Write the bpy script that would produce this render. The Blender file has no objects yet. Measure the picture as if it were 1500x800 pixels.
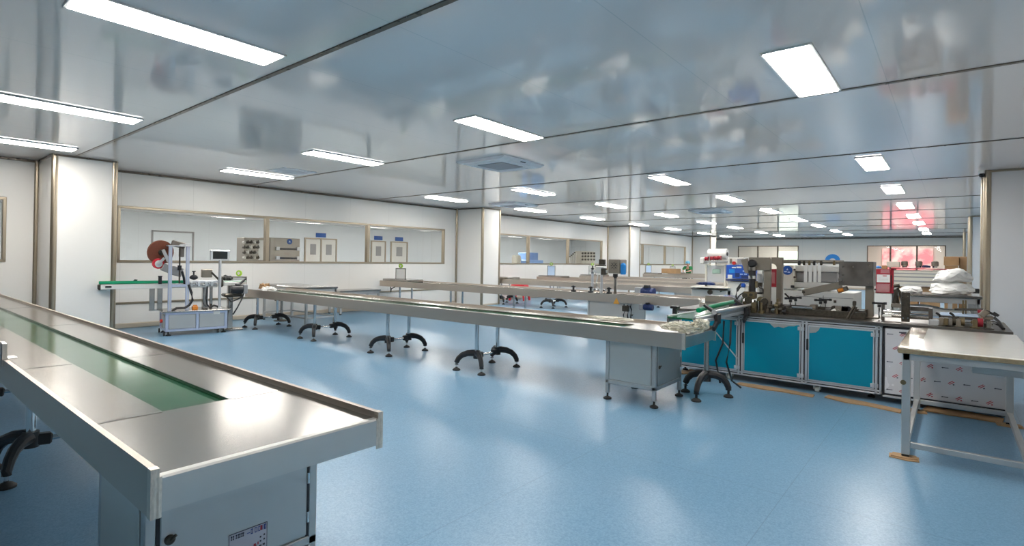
import bpy, bmesh, math, random
from mathutils import Vector, Matrix, noise
random.seed(7)
SC = bpy.context.scene
COL = SC.collection
PI = math.pi

# ------------------------------------------------------------------ camera model
F, YAW, PIT, ROLL, SH, CH = 787.7, .6858, .0044, .01595, -23.5, 1.35
fw = Vector((-math.sin(YAW)*math.cos(PIT), math.cos(YAW)*math.cos(PIT), math.sin(PIT)))
_r = Vector((math.cos(YAW), math.sin(YAW), 0)); _u = _r.cross(fw)
rt = math.cos(ROLL)*_r + math.sin(ROLL)*_u
up = -math.sin(ROLL)*_r + math.cos(ROLL)*_u
def ray(px, py): return rt*((px-750)/F) + up*(-(py-400-SH)/F) + fw
def U(px, py, x=None, y=None, z=None):
    """point of the room seen at a pixel, on the plane x=, y= or z="""
    d = ray(px, py)
    t = x/d.x if x is not None else y/d.y if y is not None else (z-CH)/d.z
    return Vector((0, 0, CH)) + d*t
CEIL = 2.83
WX = -11.5

# ------------------------------------------------------------------ materials
def nodes(name):
    m = bpy.data.materials.new(name); m.use_nodes = True
    nt = m.node_tree; b = nt.nodes['Principled BSDF']
    return m, nt, b
def mat(name, col, rough=.5, metal=0., spec=.5, var=0., scale=30., bump=0., stretch=(1, 1, 1), rvar=0., coat=0., emit=None, es=0.):
    m, nt, b = nodes(name)
    b.inputs['Base Color'].default_value = (*col, 1)
    b.inputs['Roughness'].default_value = rough
    b.inputs['Metallic'].default_value = metal
    b.inputs['Specular IOR Level'].default_value = spec
    b.inputs['Coat Weight'].default_value = coat
    b.inputs['Coat Roughness'].default_value = .08
    if emit: b.inputs['Emission Color'].default_value = (*emit, 1); b.inputs['Emission Strength'].default_value = es
    if var or bump or rvar:
        tc = nt.nodes.new('ShaderNodeTexCoord'); mp = nt.nodes.new('ShaderNodeMapping')
        mp.inputs['Scale'].default_value = stretch
        n = nt.nodes.new('ShaderNodeTexNoise'); n.inputs['Scale'].default_value = scale; n.inputs['Detail'].default_value = 3
        nt.links.new(tc.outputs['Object'], mp.inputs['Vector']); nt.links.new(mp.outputs['Vector'], n.inputs['Vector'])
        if var:
            r = nt.nodes.new('ShaderNodeMapRange'); r.inputs['To Min'].default_value = 1-var; r.inputs['To Max'].default_value = 1+var
            r.inputs['From Min'].default_value = .25; r.inputs['From Max'].default_value = .75
            v = nt.nodes.new('ShaderNodeVectorMath'); v.operation = 'SCALE'; v.inputs[0].default_value = col
            nt.links.new(n.outputs['Fac'], r.inputs['Value']); nt.links.new(r.outputs['Result'], v.inputs['Scale'])
            nt.links.new(v.outputs['Vector'], b.inputs['Base Color'])
        if rvar:
            r = nt.nodes.new('ShaderNodeMapRange'); r.inputs['To Min'].default_value = max(.02, rough-rvar); r.inputs['To Max'].default_value = rough+rvar
            r.inputs['From Min'].default_value = .25; r.inputs['From Max'].default_value = .75
            nt.links.new(n.outputs['Fac'], r.inputs['Value']); nt.links.new(r.outputs['Result'], b.inputs['Roughness'])
        if bump:
            bp = nt.nodes.new('ShaderNodeBump'); bp.inputs['Strength'].default_value = bump; bp.inputs['Distance'].default_value = .01
            nt.links.new(n.outputs['Fac'], bp.inputs['Height']); nt.links.new(bp.outputs['Normal'], b.inputs['Normal'])
    return m

def seam_nodes(nt, axis, period, offset, width):
    """0/1 mask of thin straight seams every `period` metres along a world axis"""
    g = nt.nodes.new('ShaderNodeNewGeometry'); s = nt.nodes.new('ShaderNodeSeparateXYZ')
    nt.links.new(g.outputs['Position'], s.inputs['Vector'])
    a = nt.nodes.new('ShaderNodeMath'); a.operation = 'ADD'; a.inputs[1].default_value = -offset + period*50
    nt.links.new(s.outputs[axis], a.inputs[0])
    mo = nt.nodes.new('ShaderNodeMath'); mo.operation = 'MODULO'; mo.inputs[1].default_value = period
    nt.links.new(a.outputs[0], mo.inputs[0])
    lt = nt.nodes.new('ShaderNodeMath'); lt.operation = 'LESS_THAN'; lt.inputs[1].default_value = width
    nt.links.new(mo.outputs[0], lt.inputs[0])
    return lt.outputs[0], s
def mixcol(nt, fac, a, b):
    mx = nt.nodes.new('ShaderNodeMix'); mx.data_type = 'RGBA'
    nt.links.new(fac, mx.inputs['Factor'])
    for k, v in (('A', a), ('B', b)):
        i = [x for x in mx.inputs if x.name == k and x.type == 'RGBA'][0]
        if isinstance(v, tuple): i.default_value = (*v, 1)
        else: nt.links.new(v, i)
    return [o for o in mx.outputs if o.type == 'RGBA'][0]

def panel_mat(name, col, axis, period, offset, rough, seamcol, coat=0., wave=0., spec=.5):
    m, nt, b = nodes(name)
    b.inputs['Roughness'].default_value = rough; b.inputs['Coat Weight'].default_value = coat; b.inputs['Coat Roughness'].default_value = .05
    b.inputs['Specular IOR Level'].default_value = spec
    f, s = seam_nodes(nt, axis, period, offset, .006)
    nt.links.new(mixcol(nt, f, col, seamcol), b.inputs['Base Color'])
    if wave:
        tc = nt.nodes.new('ShaderNodeTexCoord'); n = nt.nodes.new('ShaderNodeTexNoise'); n.inputs['Scale'].default_value = 1.6; n.inputs['Detail'].default_value = 2
        nt.links.new(tc.outputs['Object'], n.inputs['Vector'])
        bp = nt.nodes.new('ShaderNodeBump'); bp.inputs['Strength'].default_value = wave; bp.inputs['Distance'].default_value = .02
        nt.links.new(n.outputs['Fac'], bp.inputs['Height']); nt.links.new(bp.outputs['Normal'], b.inputs['Normal'])
    return m

def floor_mat():
    m, nt, b = nodes('blue_speckled_vinyl')
    tc = nt.nodes.new('ShaderNodeTexCoord')
    n = nt.nodes.new('ShaderNodeTexNoise'); n.inputs['Scale'].default_value = 90; n.inputs['Detail'].default_value = 3; n.inputs['Roughness'].default_value = .8
    for q in (n,): nt.links.new(tc.outputs['Object'], q.inputs['Vector'])
    cr = nt.nodes.new('ShaderNodeValToRGB')
    e = cr.color_ramp.elements
    e[0].position = .36; e[0].color = (.112, .245, .38, 1); e[1].position = .64; e[1].color = (.19, .345, .49, 1)
    nt.links.new(n.outputs['Fac'], cr.inputs['Fac'])
    # welded sheet seams: one across, sheets two metres wide along the room
    f1, s = seam_nodes(nt, 'X', 1.22, -.75-1.22*4, .005)
    f2, _ = seam_nodes(nt, 'Y', 9.0, 3.44, .006)
    mxm = nt.nodes.new('ShaderNodeMath'); mxm.operation = 'MAXIMUM'; nt.links.new(f1, mxm.inputs[0]); nt.links.new(f2, mxm.inputs[1])
    sc = nt.nodes.new('ShaderNodeMath'); sc.operation = 'MULTIPLY'; sc.inputs[1].default_value = .35; nt.links.new(mxm.outputs[0], sc.inputs[0])
    c = mixcol(nt, sc.outputs[0], cr.outputs['Color'], (.06, .12, .18))
    nt.links.new(c, b.inputs['Base Color'])
    b.inputs['Roughness'].default_value = .32
    b.inputs['Specular IOR Level'].default_value = .55
    bp = nt.nodes.new('ShaderNodeBump'); bp.inputs['Strength'].default_value = .06; bp.inputs['Distance'].default_value = .004
    nt.links.new(n.outputs['Fac'], bp.inputs['Height']); nt.links.new(bp.outputs['Normal'], b.inputs['Normal'])
    return m

def glass_mat(name, tint=(.96, .97, .965), refl=1.0):
    m = bpy.data.materials.new(name); m.use_nodes = True; nt = m.node_tree; nt.nodes.clear()
    o = nt.nodes.new('ShaderNodeOutputMaterial'); t = nt.nodes.new('ShaderNodeBsdfTransparent'); g = nt.nodes.new('ShaderNodeBsdfGlossy')
    fr = nt.nodes.new('ShaderNodeFresnel'); mx = nt.nodes.new('ShaderNodeMixShader'); fr.inputs['IOR'].default_value = 1.5
    t.inputs['Color'].default_value = (*tint, 1); g.inputs['Roughness'].default_value = .01
    mu = nt.nodes.new('ShaderNodeMath'); mu.operation = 'MULTIPLY'; mu.inputs[1].default_value = refl; mu.use_clamp = True
    ge = nt.nodes.new('ShaderNodeNewGeometry'); fl = nt.nodes.new('ShaderNodeMath'); fl.operation = 'SUBTRACT'; fl.inputs[0].default_value = 1
    nt.links.new(ge.outputs['Backfacing'], fl.inputs[1]); mb_ = nt.nodes.new('ShaderNodeMath'); mb_.operation = 'MULTIPLY'
    nt.links.new(fr.outputs[0], mu.inputs[0]); nt.links.new(mu.outputs[0], mb_.inputs[0]); nt.links.new(fl.outputs[0], mb_.inputs[1]); nt.links.new(mb_.outputs[0], mx.inputs[0])
    nt.links.new(t.outputs[0], mx.inputs[1]); nt.links.new(g.outputs[0], mx.inputs[2]); nt.links.new(mx.outputs[0], o.inputs['Surface'])
    return m
def film_mat(name, col, alpha, rough=.15):
    m, nt, b = nodes(name)
    b.inputs['Base Color'].default_value = (*col, 1); b.inputs['Alpha'].default_value = alpha; b.inputs['Roughness'].default_value = rough
    return m

def blotch_sign(name):
    """back-lit pink sign: pink field with white blooms"""
    m, nt, b = nodes(name)
    tc = nt.nodes.new('ShaderNodeTexCoord'); n = nt.nodes.new('ShaderNodeTexNoise'); n.inputs['Scale'].default_value = 1.7; n.inputs['Detail'].default_value = 4
    nt.links.new(tc.outputs['Object'], n.inputs['Vector'])
    cr = nt.nodes.new('ShaderNodeValToRGB'); e = cr.color_ramp.elements
    e[0].position = .45; e[0].color = (.9, .27, .29, 1); e[1].position = .6; e[1].color = (1, .9, .78, 1)
    nt.links.new(n.outputs['Fac'], cr.inputs['Fac']); nt.links.new(cr.outputs['Color'], b.inputs['Emission Color'])
    b.inputs['Emission Strength'].default_value = .62; b.inputs['Base Color'].default_value = (.6, .1, .12, 1)
    return m

M = {}
M['steel'] = mat('brushed_stainless', (.40, .38, .355), .21, 1., rvar=.03, var=.03, scale=9, stretch=(.6, 90, 90))
M['steel_rim'] = mat('brushed_stainless_side', (.54, .475, .41), .40, 1., rvar=.04, var=.03, scale=9, stretch=(.6, 90, 90))
M['steel_end'] = mat('stainless_sheet', (.60, .59, .57), .36, 1., rvar=.04, var=.05, scale=3, stretch=(1, 1, 1))
M['steel_panel'] = mat('brushed_panel', (.66, .62, .57), .38, .9, var=.03, scale=4)
M['steel_dull'] = mat('dull_stainless', (.40, .365, .32), .38, .8, var=.06, scale=4)
M['steel_pol'] = mat('polished_stainless', (.54, .53, .50), .14, 1., rvar=.05, scale=5)
M['zinc'] = mat('galvanised_sheet', (.53, .535, .53), .45, .8, rvar=.04, var=.05, scale=4)
M['weld'] = mat('ground_weld', (.70, .63, .55), .42, 1., var=.15, scale=60, stretch=(4, 4, 1))
M['chrome'] = mat('chrome', (.72, .72, .72), .1, 1.)
M['bronze'] = mat('champagne_anodised_trim', (.42, .36, .275), .3, .9)
M['joint'] = mat('dark_joint_profile', (.16, .135, .11), .32, .8, rvar=.1, scale=12)
M['alu'] = mat('anodised_aluminium', (.66, .67, .69), .35, .75)
M['alu_blue'] = mat('aluminium_blue_film', (.55, .60, .76), .35, .6)
M['slot'] = mat('dark_slot', (.02, .02, .025), .6)
M['black'] = mat('black_plastic', (.018, .018, .02), .4, rvar=.1, scale=20)
M['rubber'] = mat('black_rubber', (.02, .02, .02), .65)
M['darksteel'] = mat('dark_steel_plate', (.17, .155, .14), .38, .9, rvar=.1, var=.15, scale=12)
M['graysteel'] = mat('grey_beige_plate', (.29, .255, .21), .4, .7, var=.08, scale=12)
M['castdark'] = mat('machined_dark_parts', (.085, .075, .06), .4, .75, var=.3, scale=40)
M['brass'] = mat('brass_fittings', (.24, .19, .11), .38, .85, var=.2, scale=40)
M['belt'] = mat('green_belt', (.016, .11, .05), .13, spec=.6, var=.08, scale=2.5, rvar=.03)
M['green'] = mat('green_guard_strip', (.0, .30, .13), .35)
M['palegreen'] = mat('pale_green_belt', (.42, .58, .48), .3)
M['white'] = mat('white_painted_metal', (.74, .73, .69), .35, var=.02, scale=4)
M['whiteplastic'] = mat('white_plastic', (.80, .80, .78), .35)
M['bag'] = mat('white_bag_fabric', (.83, .83, .82), .55, bump=.4, scale=25)
M['cream'] = mat('cream_paint', (.70, .67, .58), .4)
M['red'] = mat('red_paint', (.34, .015, .03), .38)
M['redplastic'] = mat('bright_red_plastic', (.75, .03, .05), .35)
M['estop'] = mat('red_button', (.6, .03, .02), .3)
M['orange'] = mat('orange_plastic', (.75, .25, .02), .4)
M['brown_reel'] = mat('brown_label_stock', (.17, .045, .02), .5, var=.15, scale=50)
M['card'] = mat('brown_cardboard', (.42, .25, .12), .75, var=.12, scale=8)
M['card2'] = mat('tan_cardboard', (.40, .25, .13), .75, var=.12, scale=8)
M['blue'] = mat('blue_paint', (.02, .10, .50), .35)
M['navy'] = mat('navy_motor_paint', (.015, .035, .14), .4)
M['skyblue'] = mat('light_blue_tape', (.02, .28, .75), .4)
M['bluefilm'] = mat('blue_film_panel', (.0, .235, .35), .25, .2, var=.05, scale=2)
M['logo'] = mat('blue_disc', (.01, .10, .42), .35)
M['lightblue'] = mat('pale_blue_print', (.55, .72, .95), .4)
M['peel'] = mat('exposed_grey_sheet', (.42, .42, .40), .35, .6)
M['filmwhite'] = mat('white_protective_film', (.64, .635, .655), .22, .15, var=.07, scale=2.2, rvar=.08)
M['print_dark'] = mat('dark_print', (.05, .05, .07), .6)
M['print_red'] = mat('red_print', (.45, .05, .07), .6)
M['print_blue'] = mat('blue_print', (.03, .06, .30), .6)
M['sticker'] = mat('lilac_white_sticker', (.52, .52, .60), .4)
M['screen'] = mat('dark_screen', (.02, .022, .025), .15)
M['grayplastic'] = mat('grey_plastic', (.32, .32, .32), .45)
M['amber'] = mat('amber_warning', (.75, .35, .05), .4)
M['limegreen'] = mat('lime_tag', (.35, .60, .03), .4)
M['clear'] = film_mat('clear_acrylic', (.72, .76, .78), .38)
M['wrap'] = film_mat('clear_yellowish_wrap', (.74, .72, .60), .6, .15)
M['bluecrate'] = film_mat('blue_plastic', (.30, .50, .90), .9, .3)
M['strip'] = mat('white_strips', (.78, .78, .76), .5)
M['glass'] = glass_mat('window_glass', refl=1.3)
M['glassdoor'] = glass_mat('door_glass')
M['tapewhite'] = mat('glossy_film_wrapped_sheet', (.86, .83, .77), .2, .15, var=.06, scale=5, stretch=(.8, 14, 1), bump=.08, coat=.5)
M['tape'] = mat('brown_packing_tape', (.40, .31, .19), .22, .3, var=.25, scale=30, coat=.6)
M['wall'] = panel_mat('white_wall_panel', (.83, .81, .775), 'Y', 1.18, 3.0, .28, (.69, .67, .64), spec=.45)
M['wallx'] = panel_mat('white_wall_panel_x', (.86, .80, .72), 'X', 1.18, .39, .34, (.69, .67, .64), spec=.45)
M['wallgrey'] = mat('cool_grey_panel', (.66, .67, .69), .4)
M['sidewall'] = panel_mat('side_room_panel', (.75, .80, .835), 'Y', 1.18, .5, .3, (.62, .66, .68))
M['ceil'] = panel_mat('ceiling_panel', (.86, .81, .79), 'X', 1.17, -.42, .08, (.70, .69, .68), wave=.004, spec=.9)
M['floor'] = floor_mat()
M['sidefloor'] = mat('side_room_floor', (.42, .43, .42), .3)
M['base'] = mat('beige_cove_base', (.62, .53, .42), .4, .3)
M['lit'] = mat('led_diffuser', (.9, .9, .88), .4, emit=(1., .95, .885), es=26)
M['lit_boost'] = mat('led_diffuser_boost', (.9, .9, .88), .4, emit=(1., .97, .93), es=48)  # boosted emission so the added panels brighten the side room
M['lamp_frame'] = mat('lamp_frame', (.75, .75, .74), .35, .3)
M['acwhite'] = mat('cassette_plastic', (.88, .88, .92), .4)
M['acgrille'] = mat('cassette_grille', (.42, .41, .44), .6, bump=.4, scale=120)
M['pinksign'] = blotch_sign('backlit_pink_sign')
M['glowpane'] = mat('pane_glow_emission', (.8, .85, .78), .5, emit=(.93, 1, .88), es=.5)  # emission stands in for the brightness seen through one pane
M['skin'] = mat('skin', (.50, .30, .21), .5)
M['shirt'] = mat('green_work_shirt', (.015, .20, .06), .75, bump=.2, scale=30)
M['cap'] = mat('light_blue_cap', (.15, .48, .70), .7)
M['hair'] = mat('dark_hair', (.015, .012, .01), .6)
M['trouser'] = mat('dark_trousers', (.03, .035, .05), .8)

# ------------------------------------------------------------------ mesh builder
class MB:
    def __init__(s): s.bm = bmesh.new(); s.n = 0; s.lay = s.bm.faces.layers.int.new('m')
    def mi(s):
        """faces added from here on take the next material"""
        s.n += 1
        for fc in s.bm.faces:
            if fc[s.lay] == 0: fc[s.lay] = s.n
        return s
    def _xf(s, vs, m): bmesh.ops.transform(s.bm, matrix=m, verts=vs)
    def box(s, x0, x1, y0, y1, z0, z1, bev=0., rot=None, seg=1):
        c = Vector(((x0+x1)/2, (y0+y1)/2, (z0+z1)/2)); d = (abs(x1-x0), abs(y1-y0), abs(z1-z0))
        m = Matrix.Translation(c) @ (rot.to_4x4() if rot else Matrix()) @ Matrix.Diagonal((*d, 1))
        r = bmesh.ops.create_cube(s.bm, size=1, matrix=m)
        if bev > 0:
            es = list({e for v in r['verts'] for e in v.link_edges})
            bmesh.ops.bevel(s.bm, geom=es, offset=min(bev, min(d)*.45), segments=seg, affect='EDGES', profile=.5)
        return s
    def cbox(s, c, d, bev=0., rot=None): return s.box(c[0]-d[0]/2, c[0]+d[0]/2, c[1]-d[1]/2, c[1]+d[1]/2, c[2]-d[2]/2, c[2]+d[2]/2, bev, rot)
    def bar(s, p0, p1, w, h, bev=0.):
        """rectangular bar between two points: w across (horizontal), h upright"""
        p0, p1 = Vector(p0), Vector(p1); d = p1-p0; L = d.length; d.normalize()
        side = d.cross(Vector((0, 0, 1)))
        if side.length < 1e-4: side = Vector((1, 0, 0))
        side.normalize(); u2 = side.cross(d)
        rot = Matrix((side, d, u2)).transposed()
        c = (p0+p1)/2
        return s.box(c.x-w/2, c.x+w/2, c.y-L/2, c.y+L/2, c.z-h/2, c.z+h/2, bev, rot)
    def cyl(s, p0, p1, r, r2=None, n=16):
        p0, p1 = Vector(p0), Vector(p1); d = p1-p0
        q = Vector((0, 0, 1)).rotation_difference(d).to_matrix().to_4x4()
        bmesh.ops.create_cone(s.bm, cap_ends=True, segments=n, radius1=r, radius2=r if r2 is None else r2, depth=d.length, matrix=Matrix.Translation((p0+p1)/2) @ q)
        return s
    def tube(s, pts, r, n=8, flat=1.):
        pts = [Vector(p) for p in pts]; rr = r if isinstance(r, (list, tuple)) else [r]*len(pts)
        rings = []; ref = Vector((0, 0, 1))
        for i, p in enumerate(pts):
            d = (pts[min(i+1, len(pts)-1)]-pts[max(i-1, 0)]).normalized()
            a = d.cross(ref)
            if a.length < .05: a = d.cross(Vector((1, .2, 0)))
            a.normalize(); b = a.cross(d)
            rings.append([s.bm.verts.new(p + a*math.cos(2*PI*k/n)*rr[i] + b*math.sin(2*PI*k/n)*rr[i]*flat) for k in range(n)])
        for i in range(len(rings)-1):
            for k in range(n):
                s.bm.faces.new((rings[i][k], rings[i][(k+1) % n], rings[i+1][(k+1) % n], rings[i+1][k]))
        s.bm.faces.new(rings[0][::-1]); s.bm.faces.new(rings[-1])
        return s
    def lathe(s, prof, c=(0, 0, 0), n=20, rot=None):
        c = Vector(c); rings = []
        for r, z in prof:
            ring = []
            for k in range(n):
                v = Vector((max(r, 1e-4)*math.cos(2*PI*k/n), max(r, 1e-4)*math.sin(2*PI*k/n), z))
                if rot: v = rot @ v
                ring.append(s.bm.verts.new(c+v))
            rings.append(ring)
        for i in range(len(rings)-1):
            for k in range(n): s.bm.faces.new((rings[i][k], rings[i][(k+1) % n], rings[i+1][(k+1) % n], rings[i+1][k]))
        s.bm.faces.new(rings[0][::-1]); s.bm.faces.new(rings[-1])
        return s
    def prism(s, poly, axis, d0, d1):
        def P(a, b, d): return {'x': (d, a, b), 'y': (a, d, b), 'z': (a, b, d)}[axis]
        A = [s.bm.verts.new(P(a, b, d0)) for a, b in poly]; B = [s.bm.verts.new(P(a, b, d1)) for a, b in poly]
        n = len(A)
        for i in range(n): s.bm.faces.new((A[i], A[(i+1) % n], B[(i+1) % n], B[i]))
        s.bm.faces.new(A[::-1]); s.bm.faces.new(B); return s
    def blob(s, c, r, amp=.15, freq=3., sub=3, seed=0.):
        v = bmesh.ops.create_icosphere(s.bm, subdivisions=sub, radius=1)['verts']; c = Vector(c)
        for q in v:
            d = q.co.normalized(); k = 1 + amp*noise.noise(d*freq+Vector((seed, seed*1.7, 0))) + amp*.5*noise.noise(d*freq*2.7+Vector((0, seed, 3)))
            q.co = c + Vector((d.x*r[0]*k, d.y*r[1]*k, d.z*r[2]*k))
        return s
    def build(s, name, m, parent=None, smooth=.55):
        bmesh.ops.recalc_face_normals(s.bm, faces=s.bm.faces)
        me = bpy.data.meshes.new(name)
        o = bpy.data.objects.new(name, me); COL.objects.link(o)
        if parent is None:
            xs = [v.co for v in s.bm.verts]
            lo = Vector([min(c[i] for c in xs) for i in range(3)]); hi = Vector([max(c[i] for c in xs) for i in range(3)])
            b = Vector(((lo.x+hi.x)/2, (lo.y+hi.y)/2, lo.z))
            bmesh.ops.translate(s.bm, vec=-b, verts=s.bm.verts); o.location = b
        else:
            rootp = parent
            while rootp.parent: rootp = rootp.parent
            if rootp.name in WORLD:
                inv = WORLD[rootp.name]
                bmesh.ops.transform(s.bm, matrix=inv, verts=s.bm.verts)
            o.parent = parent
        if s.n:
            s.mi()
            for fc in s.bm.faces: fc.material_index = fc[s.lay]-1
        s.bm.to_mesh(me); s.bm.free()
        if isinstance(m, (list, tuple)):
            for q in m: me.materials.append(M[q] if isinstance(q, str) else q)
        else: me.materials.append(M[m] if isinstance(m, str) else m)
        for p in me.polygons: p.use_smooth = True
        me.set_sharp_from_angle(angle=smooth)
        return o
WORLD = {}
def tag(o, label, cat, group=None):
    o['label'] = label; o['category'] = cat
    if group: o['group'] = group
    return o
def thing(name, label, cat, loc=(0, 0, 0), rotz=0, group=None, world=True):
    """Empty at the thing's base; world=True means its parts are drawn in room coordinates"""
    o = bpy.data.objects.new(name, None); COL.objects.link(o); o.empty_display_size = .1
    o.location = loc; o.rotation_euler = (0, 0, rotz); tag(o, label, cat, group)
    if world: WORLD[o.name] = (Matrix.Translation(loc) @ Matrix.Rotation(rotz, 4, 'Z')).inverted()
    return o
def struct(o): o['kind'] = 'structure'; return o
def copy_thing(root, loc, label, rotz=None, group=None):
    r = root.copy(); COL.objects.link(r); r.location = loc
    if rotz is not None: r.rotation_euler = (0, 0, rotz)
    r['label'] = label
    if group: r['group'] = group
    for ch in list(root.children):
        c = ch.copy(); COL.objects.link(c); c.parent = r
        for g in list(ch.children):
            d = g.copy(); COL.objects.link(d); d.parent = c
    return r
def one(name, mb, m, label, cat, group=None): return tag(mb.build(name, m), label, cat, group)
def rectbox(mb, a, b, y, t, bev=.002):
    """box whose front face (plane y) spans the picture points a (top-left) and b (bottom-right)"""
    p, q = U(*a, y=y), U(*b, y=y)
    mb.box(min(p.x, q.x), max(p.x, q.x), y, y+t, min(p.z, q.z), max(p.z, q.z), bev); return mb
# ------------------------------------------------------------------ room shell
XR = 1.6; YF = 34.6; YB = -9.0
COLY = [(1.87, 2.66), (11.42, 12.19), (20.55, 21.5), (30.3, 31.15)]
CX = -10.45
struct(MB().box(WX-.1, XR+.1, YB, YF+.1, -.06, 0).build('floor', 'floor'))
struct(MB().box(WX-.1, XR+.1, YB, YF+.1, CEIL, CEIL+.06).build('ceiling', 'ceil'))
ZS, ZT = 1.20, 2.18
BAYS = [(-4., 1.5, [-1.2]), (2.95, 10.93, [5.66, 8.27]), (12.3, 20.1, [14.98, 17.5]), (21.6, 29.35, [24.0, 26.6]), (31.3, 34.3, [32.8])]
wl = MB()
wl.box(WX-.08, WX, YB, YF, 0, ZS); wl.box(WX-.08, WX, YB, YF, ZT, CEIL)
edges = [YB] + [v for b in BAYS for v in b[:2]] + [YF]
for i in range(0, len(edges), 2): wl.box(WX-.08, WX, edges[i], edges[i+1], ZS, ZT)
struct(wl.build('wall_left', 'wall'))
# far wall with two glazed openings into a lit room beyond
FW = [(-10.25, -6.88, [-9.1, -8.0]), (-3.56, -.24, [-2.52, -1.4])]
FZ0, FZ1 = 1.0, 2.38
fb = MB(); fb.box(WX-.1, XR, YF, YF+.1, 0, FZ0); fb.box(WX-.1, XR, YF, YF+.1, FZ1, CEIL)
fe = [WX-.1] + [v for b in FW for v in b[:2]] + [XR]
for i in range(0, len(fe), 2): fb.box(fe[i], fe[i+1], YF, YF+.1, FZ0, FZ1)
struct(fb.build('wall_back', 'wallx'))
struct(MB().box(WX-.1, XR, YB-.1, YB, 0, CEIL).build('wall_front', 'wallx'))
struct(MB().box(XR, XR+.1, YB, YF, 0, CEIL).build('wall_right', 'wall'))
trim_n = [0]
def trim(mb, m):
    trim_n[0] += 1; return struct(mb.build('trim_%d' % trim_n[0], m))
# boxed-in columns along the window wall, with rounded champagne corner strips
for i, (y0, y1) in enumerate(COLY):
    struct(MB().box(WX, CX, y0, y1, 0, CEIL).build('wall_column_%d' % (i+1), 'wall'))
    t = MB()
    for yy in (y0, y1):
        t.cyl((CX-.02, yy + (.02 if yy == y0 else -.02), 0), (CX-.02, yy + (.02 if yy == y0 else -.02), CEIL), .042, n=20)
        s = -1 if yy == y0 else 1
        t.box(WX, WX+.05, yy + (0 if s > 0 else -.05), yy + (.05 if s > 0 else 0), 0, CEIL, .012)
    trim(t, 'bronze')
# pillars down the right side
for i, (y0, y1) in enumerate([(10.97, 11.9), (20.6, 21.5), (30.2, 31.1)]):
    struct(MB().box(.39, XR, y0, y1, 0, CEIL).build('wall_pillar_%d' % (i+1), 'wallgrey'))
    t = MB()
    for yy in (y0, y1): t.cyl((.41, yy + (.02 if yy == y0 else -.02), 0), (.41, yy + (.02 if yy == y0 else -.02), CEIL), .05, n=20)
    t.box(.36, XR, y0-.025, y0, CEIL-.035, CEIL-.005, .006)
    t.box(.365, .39, y0, y1, CEIL-.035, CEIL-.005, .006)
    trim(t, 'bronze')
# ceiling edge, base and rub strips of the window wall
t = MB(); ys = [YB] + [v for c in COLY for v in c] + [YF]
for i in range(0, len(ys), 2): t.box(WX, WX+.03, ys[i], ys[i+1], CEIL-.04, CEIL-.004, .006)
for y0, y1 in COLY:
    t.box(CX, CX+.022, y0, y1, CEIL-.03, CEIL-.004); t.box(WX, CX, y0-.02, y0, CEIL-.03, CEIL-.004); t.box(WX, CX, y1, y1+.02, CEIL-.03, CEIL-.004)
trim(t, 'joint')
t = MB()
for i in range(0, len(ys), 2): t.box(WX, WX+.03, ys[i], ys[i+1], 0, .09, .012)
struct(t.build('baseboard_left', 'base'))
t = MB(); t.box(WX, WX+.02, COLY[0][1]+.05, COLY[1][0]-.05, .43, .47, .008); trim(t, 'bronze')
struct(MB().box(WX, XR, YF-.03, YF, 0, .09, .01).build('baseboard_back', 'base'))
trim(MB().box(WX, XR, YF-.03, YF, CEIL-.05, CEIL-.004, .006), 'joint')
for y0, y1 in COLY:
    b = MB(); b.box(CX, CX+.012, y0+.03, y1-.03, 0, .05, .004); trim(b, 'base')
# dark joint profiles across the ceiling
for k in range(-2, 11):
    y = 2.14 + 3.14*k
    if y > YF-.2: break
    j = MB(); j.box(WX, XR, y-.022, y+.022, CEIL-.008, CEIL+.002, .003)
    trim(j, 'joint')

def window(n, x, y0, y1, mull, z0, z1, axis='x', fm='bronze'):
    """framed strip window; mullions and panes are its parts"""
    fr = MB(); d = .045
    def bx(m, a0, a1, b0, b1):
        if axis == 'x': m.box(x-.09, x+.018, a0, a1, b0, b1, .006)
        else: m.box(a0, a1, x-.018, x+.09, b0, b1, .006)
    bx(fr, y0, y1, z0-.02, z0+d-.02); bx(fr, y0, y1, z1-d+.02, z1+.02); bx(fr, y0, y0+d, z0, z1); bx(fr, y1-d, y1, z0, z1)
    w = struct(fr.build('window_%d' % n, fm))
    o0 = w.location.copy()
    WORLD[w.name] = Matrix.Translation(-o0)
    for mm in mull:
        m = MB(); bx(m, mm-.04, mm+.04, z0+.02, z1-.02); m.build('mullion', fm, w)
    cuts = [y0] + mull + [y1]
    for a, b in zip(cuts[:-1], cuts[1:]):
        m = MB()
        if axis == 'x': m.box(x-.04, x-.034, a+.03, b-.03, z0+.01, z1-.01)
        else: m.box(a+.03, b-.03, x+.03, x+.036, z0+.01, z1-.01)
        m.build('pane', 'glass', w)
    return w
for i, (a, b, mu) in enumerate(BAYS): window(i+1, WX, a, b, mu, ZS, ZT)
for i, (a, b, mu) in enumerate(FW): window(6+i, YF, a, b, mu, FZ0, FZ1, 'y', 'joint')

# ---- side room beyond the window wall
SX = -22.5
struct(MB().box(SX-.1, WX-.08, -8, YF+.1, -.06, 0).build('floor_side_room', 'sidefloor'))
struct(MB().box(SX-.1, WX-.08, -8, YF+.1, CEIL, CEIL+.06).build('ceiling_side_room', 'ceil'))
struct(MB().box(SX-.1, SX, -8, YF+.1, 0, CEIL).build('wall_side_room', 'sidewall'))
struct(MB().box(SX, WX-.08, -8.1, -8, 0, CEIL).build('wall_side_room_near', 'sidewall'))
struct(MB().box(SX, WX-.08, YF+.1, YF+.2, 0, CEIL).build('wall_side_room_far', 'sidewall'))
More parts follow.
